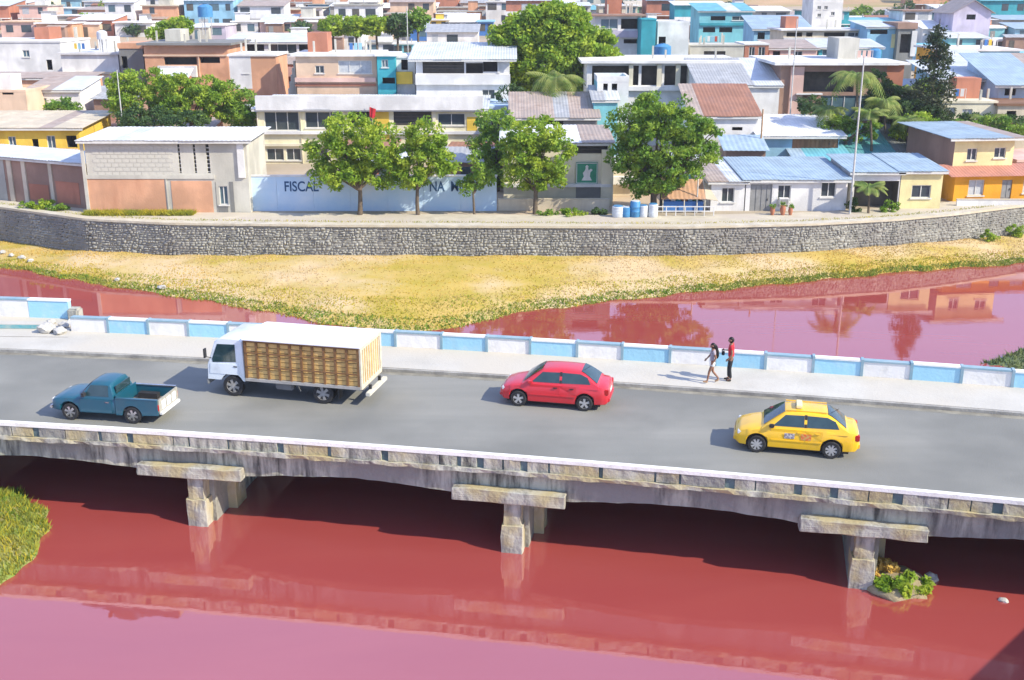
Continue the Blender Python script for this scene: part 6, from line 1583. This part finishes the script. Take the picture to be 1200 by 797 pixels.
man = person('man in a red shirt and black trousers standing on the sidewalk by the parapet', pm_, R(168), 1.74,
    dict(kneeL=(.03, .10, .50), ankL=(-.03, .10, .09), toeL=(.12, .11, .03), kneeR=(.06, -.10, .50), ankR=(.05, -.10, .09), toeR=(.20, -.11, .03), elbL=(-.04, .25, 1.15), wriL=(.10, .24, .95), elbR=(.06, -.24, 1.16), wriR=(.26, -.16, 1.18)), redc, blackc, darks)
ph = thing('handheld_bag', 'small dark bag carried by the man in the red shirt', 'bag', pm_ + Vector((-.29, .10, 1.0)), R(168))
MB().box(-.06, .06, -.05, .05, 0, .16).build('pouch', blackc, ph, bevel=.02); MB().tube([(-.05, 0, .16), (-.03, 0, .24), (.03, 0, .24), (.05, 0, .16)], .006, 5).build('strap', blackc, ph)
pw = on_z(834, 449, .15)
person('woman with long black hair, grey top and white shorts walking on the sidewalk', pw, R(176), 1.60,
    dict(kneeL=(.14, .08, .52), ankL=(.20, .08, .12), toeL=(.35, .08, .09), kneeR=(-.02, -.08, .50), ankR=(-.28, -.08, .20), toeR=(-.16, -.09, .05), elbL=(-.10, .21, 1.17), wriL=(.02, .20, .98), elbR=(.10, -.21, 1.17), wriR=(.24, -.17, 1.02)), greyc, whitec, sand, longhair=True, legcover=.38)

# ================================================================ SMALL THINGS
steel = mat('galvanised_pole', (.55, .55, .52), (.42, .42, .40), scale=3, rough=.6)
def pole(label, px, ybase, ytop, Y, r_=.06, name='street_pole', arm=None, m=steel):
    p = on_y(px, ybase, Y); g = town_h(p.x, Y); zt = on_y(px, ytop, Y).z - g
    root = thing(name, label, 'pole', (p.x, Y, g))
    MB().tube([(0, 0, -.2), (0, 0, zt)], [r_ * 1.2, r_ * .7], 8).build('shaft', m, root, smooth_angle=R(60))
    if arm:
        MB().tube([(0, 0, zt - .1), (arm * .5, -.3, zt + .15), (arm, -.5, zt + .18)], .03, 6).build('arm', m, root)
        MB().box(arm - .12, arm + .22, -.6, -.42, zt + .12, zt + .2).build('lamp_head', m, root, bevel=.02)
    return root
pole('tall pale pole standing before the right end of the white row house', 996, 248, 66, 78.4, .07)
pole('thin pole above the hall beside the pink lower wall', 927, 120, 22, 100, .06)
pole('thin pole among the trees behind the grey block house', 144, 150, 82, 99, .06, m=steel)
pole('thin pole beside the big promenade tree, left of the white corner house', 816, 252, 178, 79.0, .05)
pole('thin dark pole between the white gable house and the blue walled house', 889, 206, 128, 91, .09, m=mat('orange_brown_post', (.42, .26, .14), rough=.8))
pole('slim pole at the left end of the wide tin roofed house', 480, 128, 8, 120, .06)
# flag on the school
pl = Pl(433, 128, sc_y - .8); z = pl.hit(433, 128)[1]
fl = thing('school_flag', 'red and dark flag hanging on a short pole at the middle of the school front', 'flag', (pl.o.x, pl.o.y, z - 1.3))
MB().tube([(0, .25, 0), (0, 0, 1.7)], .025, 6).build('pole', steel, fl)
mb = MB(); rs = []
for k in range(7): rs.append([(.02 + .09 * k, -.02 + .05 * math.sin(k * 1.3), 1.5 - .03 * k), (.0 + .07 * k, -.02 + .05 * math.sin(k * 1.3 + .6), .65 - .05 * k)])
mb.rings(rs, closed=False); mb.build('cloth', mat('red_flag_cloth', (.55, .03, .04), rough=.8), fl)
# A/C unit, pots on the row house front
p = on_y(920, 240, 79.0); ac = thing('air_conditioner', 'white air conditioner box under the middle window of the white row house', 'air conditioner', (p.x, 79.67, p.z))
MB().box(-.35, .35, -.45, 0, -.05, .42).build('casing', whitecap, ac, bevel=.02); MB().box(-.28, .28, -.462, -.451, .02, .36).build('fan_grille', doorm, ac); MB().box(-.3, -.26, -.4, 0, -.25, -.051).build('bracket', steel, ac); MB().box(.26, .3, -.4, 0, -.25, -.051).build('bracket', steel, ac)
terr = mat('terracotta', (.45, .18, .10), (.36, .15, .09), scale=4, rough=.85)
for i, (px, s_) in enumerate(((905, .36), (917, .42), (926, .34))):
    p = on_z(px, 252, TOWN + .06); pt = thing('terracotta_pot', ['small terracotta pot left of two others at the white row house', 'largest terracotta pot, between two smaller ones at the white row house', 'terracotta pot at the right of the three under the white row house window'][i], 'pot', p, 0, 'terracotta pots before the white row house')
    lp = [(0, s_ * .3), (s_ * .9, s_ * .5), (s_ * 1.5, s_ * .42), (s_ * 1.6, s_ * .5), (s_ * 1.62, s_ * .44)]
    mb = MB(); mb.rings([[(r_ * math.cos(2 * PI * k / 14), r_ * math.sin(2 * PI * k / 14), z_) for k in range(14)] for z_, r_ in lp]); mb.build('pot_body', terr, pt, smooth_angle=R(40))
    leaves('sprig', crown_points([((0, 0, s_ * 1.8), (.2, .2, .15))], 20, .12, 200 + i, clump_n=60), .5, .07, LM['mid'], pt, i)
# market stall
pl = Pl(776, 252, 78.8); g = TOWN + .06
ms = thing('market_stall', 'market stall with a pale brown tiled awning on posts left of the white corner house', 'stall', (pl.o.x, 78.8, g))
w_ = pl.hit(826, 252)[0]; h0 = pl.hit(776, 233)[1] - g; h1 = pl.hit(776, 222)[1] - g + .25
mb = MB(); corrugated(mb, -.1, w_, 0, 1.8, h0, h1 + .2, step=.3); mb.build('awning', mat('faded_orange_awning', (.52, .30, .17), (.40, .25, .16), scale=2, rough=.9), ms)
mb = MB(); mb.poly([(w_, 0, h0), (w_ + .9, 0, h0 - .15), (w_ + .1, 1.8, h1 + .2)]).poly([(w_, 0, h0 - .03), (w_ + .1, 1.8, h1 + .17), (w_ + .9, 0, h0 - .18)]); mb.build('awning_flap', paint('beige'), ms)
for x in (0, w_ * .5, w_ - .05):
    MB().box(x, x + .06, .05, .11, 0, h0 - .05).build('post', paint('cream'), ms)
MB().box(0, w_, 1.7, 1.76, 0, h1 + .1).build('back_panel', paint('dgrey'), ms)
MB().box(.1, w_ - .1, .3, .9, 0, .75).build('counter', paint('blue'), ms)
cc = ['blue', 'white', 'teal', 'brick', 'sky', 'green']
for i in range(6):
    x = pl.o.x + .3 + i * (w_ - .6) / 6
    ct = thing('crate', '%s crate, %s from left on the counter of the brown awning stall' % (['blue', 'white', 'teal', 'brick red', 'sky blue', 'green'][i], ORD[i]), 'crate', (x + .1, 78.8 + .6, g + .751), 0, 'crates on the market stall counter')
    mb = MB(); a = .16; mb.box(-a, a, -.14, .14, 0, .03); mb.box(-a, a, -.14, -.12, .03, .2); mb.box(-a, a, .12, .14, .03, .2); mb.box(-a, -a + .02, -.12, .12, .03, .2); mb.box(a - .02, a, -.12, .12, .03, .2); mb.build('crate_body', paint(cc[i]), ct)
# drums
bluep = mat('blue_plastic', (.05, .20, .42), (.08, .26, .46), scale=3, rough=.45)
wp = mat('whitish_plastic', (.68, .72, .74), scale=3, rough=.5)
for i, (px, r_, h, m_, lb) in enumerate([(724, .42, .75, wp, 'wide pale plastic drum, leftmost of the drums on the promenade'), (733, .36, .7, bluep, 'blue plastic drum touching the wide pale one'), (744, .36, 1.1, bluep, 'tall blue plastic drum in the middle of the drums'), (754, .30, .8, wp, 'pale plastic drum right of the tall blue one'), (765, .34, .9, wp, 'rightmost pale drum next to the tree trunk')]):
    p = on_z(px, 254, TOWN + .06); d_ = thing('plastic_drum', lb, 'drum', p, 0, 'plastic drums by the big tree')
    mb = MB(); prof = [(0, r_ * .92), (.05, r_), (h * .33, r_), (h * .35, r_ * 1.05), (h * .37, r_), (h * .64, r_), (h * .66, r_ * 1.05), (h * .68, r_), (h * .96, r_), (h, r_ * .9)]
    mb.rings([[(q * math.cos(2 * PI * k / 18), q * math.sin(2 * PI * k / 18), z_) for k in range(18)] for z_, q in prof]); mb.build('drum_body', m_, d_, smooth_angle=R(40))
    MB().tube([(0, 0, h), (0, 0, h + .05)], r_ * .8, 14).build('lid', wp if m_ is bluep else bluep, d_)
# white railing
pl = Pl(736, 257, 77.6); wr_ = pl.hit(836, 257)[0]; g = TOWN + .06
rl = thing('white_railing', 'low white railing on the promenade before the market stall', 'railing', (pl.o.x, 77.6, g))
n = 9
for k in range(n + 1): MB().box(wr_ * k / n - .03, wr_ * k / n + .03, -.03, .03, 0, .62).build('railing_post', paint('white'), rl)
for z_ in (.3, .623): MB().box(-.05, wr_ + .05, -.035, .035, z_, z_ + .06).build('rail', paint('white'), rl)
# roof water tanks
def tank(label, px, py, Y, r_, h, m_, dz=0):
    p = on_y(px, py, Y); t_ = thing('water_tank', label, 'water tank', p)
    mb = MB(); prof = [(0, r_), (h * .8, r_ * .98), (h * .95, r_ * .6), (h, r_ * .25), (h + .05, r_ * .25)]
    mb.rings([[(q * math.cos(2 * PI * k / 16), q * math.sin(2 * PI * k / 16), z_) for k in range(16)] for z_, q in prof]); mb.build('tank_body', m_, t_, smooth_angle=R(40))
    MB().tube([(0, 0, h + .05), (0, 0, h + .1)], r_ * .28, 10).build('tank_lid', blackp, t_)
    for a in (0, 2.1, 4.2): MB().box(r_ * .7 * math.cos(a) - .05, r_ * .7 * math.cos(a) + .05, r_ * .7 * math.sin(a) - .05, r_ * .7 * math.sin(a) + .05, -2.5, 0).build('stand_leg', steel, t_)
tank('deep blue water tank on the roof of the teal house at the upper right', 1024, 68, 143, .85, 1.2, bluep)
tank('royal blue water tank at the foot of the white blank house', 776, 68, 131, 1.0, 1.6, bluep)
tank('dark blue water tank on a roof in the upper left rows', 241, 20, 170, 1.1, 1.8, bluep)
tank('pale water tank above the brick balcony house', 120, 46, 133.5, .6, 1.0, wp)
# bottom right: shade on the water comes from a building beside the river, outside the frame
riv = thing('riverside_building', 'flat roofed riverside building just outside the right edge, shading the water', 'building', (15.9, 18.8, WATER - 1.5), R(44.2))
MB().box(0, 10.3, -8, 0, 0, 7.3).build('wall', paint('cream'), riv)
MB().box(-.1, 10.3, -8.1, .02, 7.3, 7.5).build('roof', paint('grey'), riv)
for k in range(3):
    w = MB().box(1.3 + 3 * k, 2.6 + 3 * k, .005, .06, 3.6, 5.0).build('window', glass, riv)
    MB().box(1.2 + 3 * k, 2.7 + 3 * k, .002, .1, 3.45, 3.595).build('sill', wframe, w)
# ================================================================ HAZE
hz_ = bpy.data.materials.new('pale_town_haze'); hz_.use_nodes = True
hz_.node_tree.nodes.remove(hz_.node_tree.nodes['Principled BSDF'])
pv = hz_.node_tree.nodes.new('ShaderNodeVolumePrincipled'); pv.inputs['Density'].default_value = 0.0003; pv.inputs['Color'].default_value = (.92, .95, 1, 1); pv.inputs['Anisotropy'].default_value = 0.2
hz_.node_tree.links.new(pv.outputs[0], hz_.node_tree.nodes['Material Output'].inputs['Volume'])
tag(MB().box(-950, 950, -80, 1900, -8.5, 95).build('haze', hz_), kind='stuff')
S.cycles.volume_bounces = 0
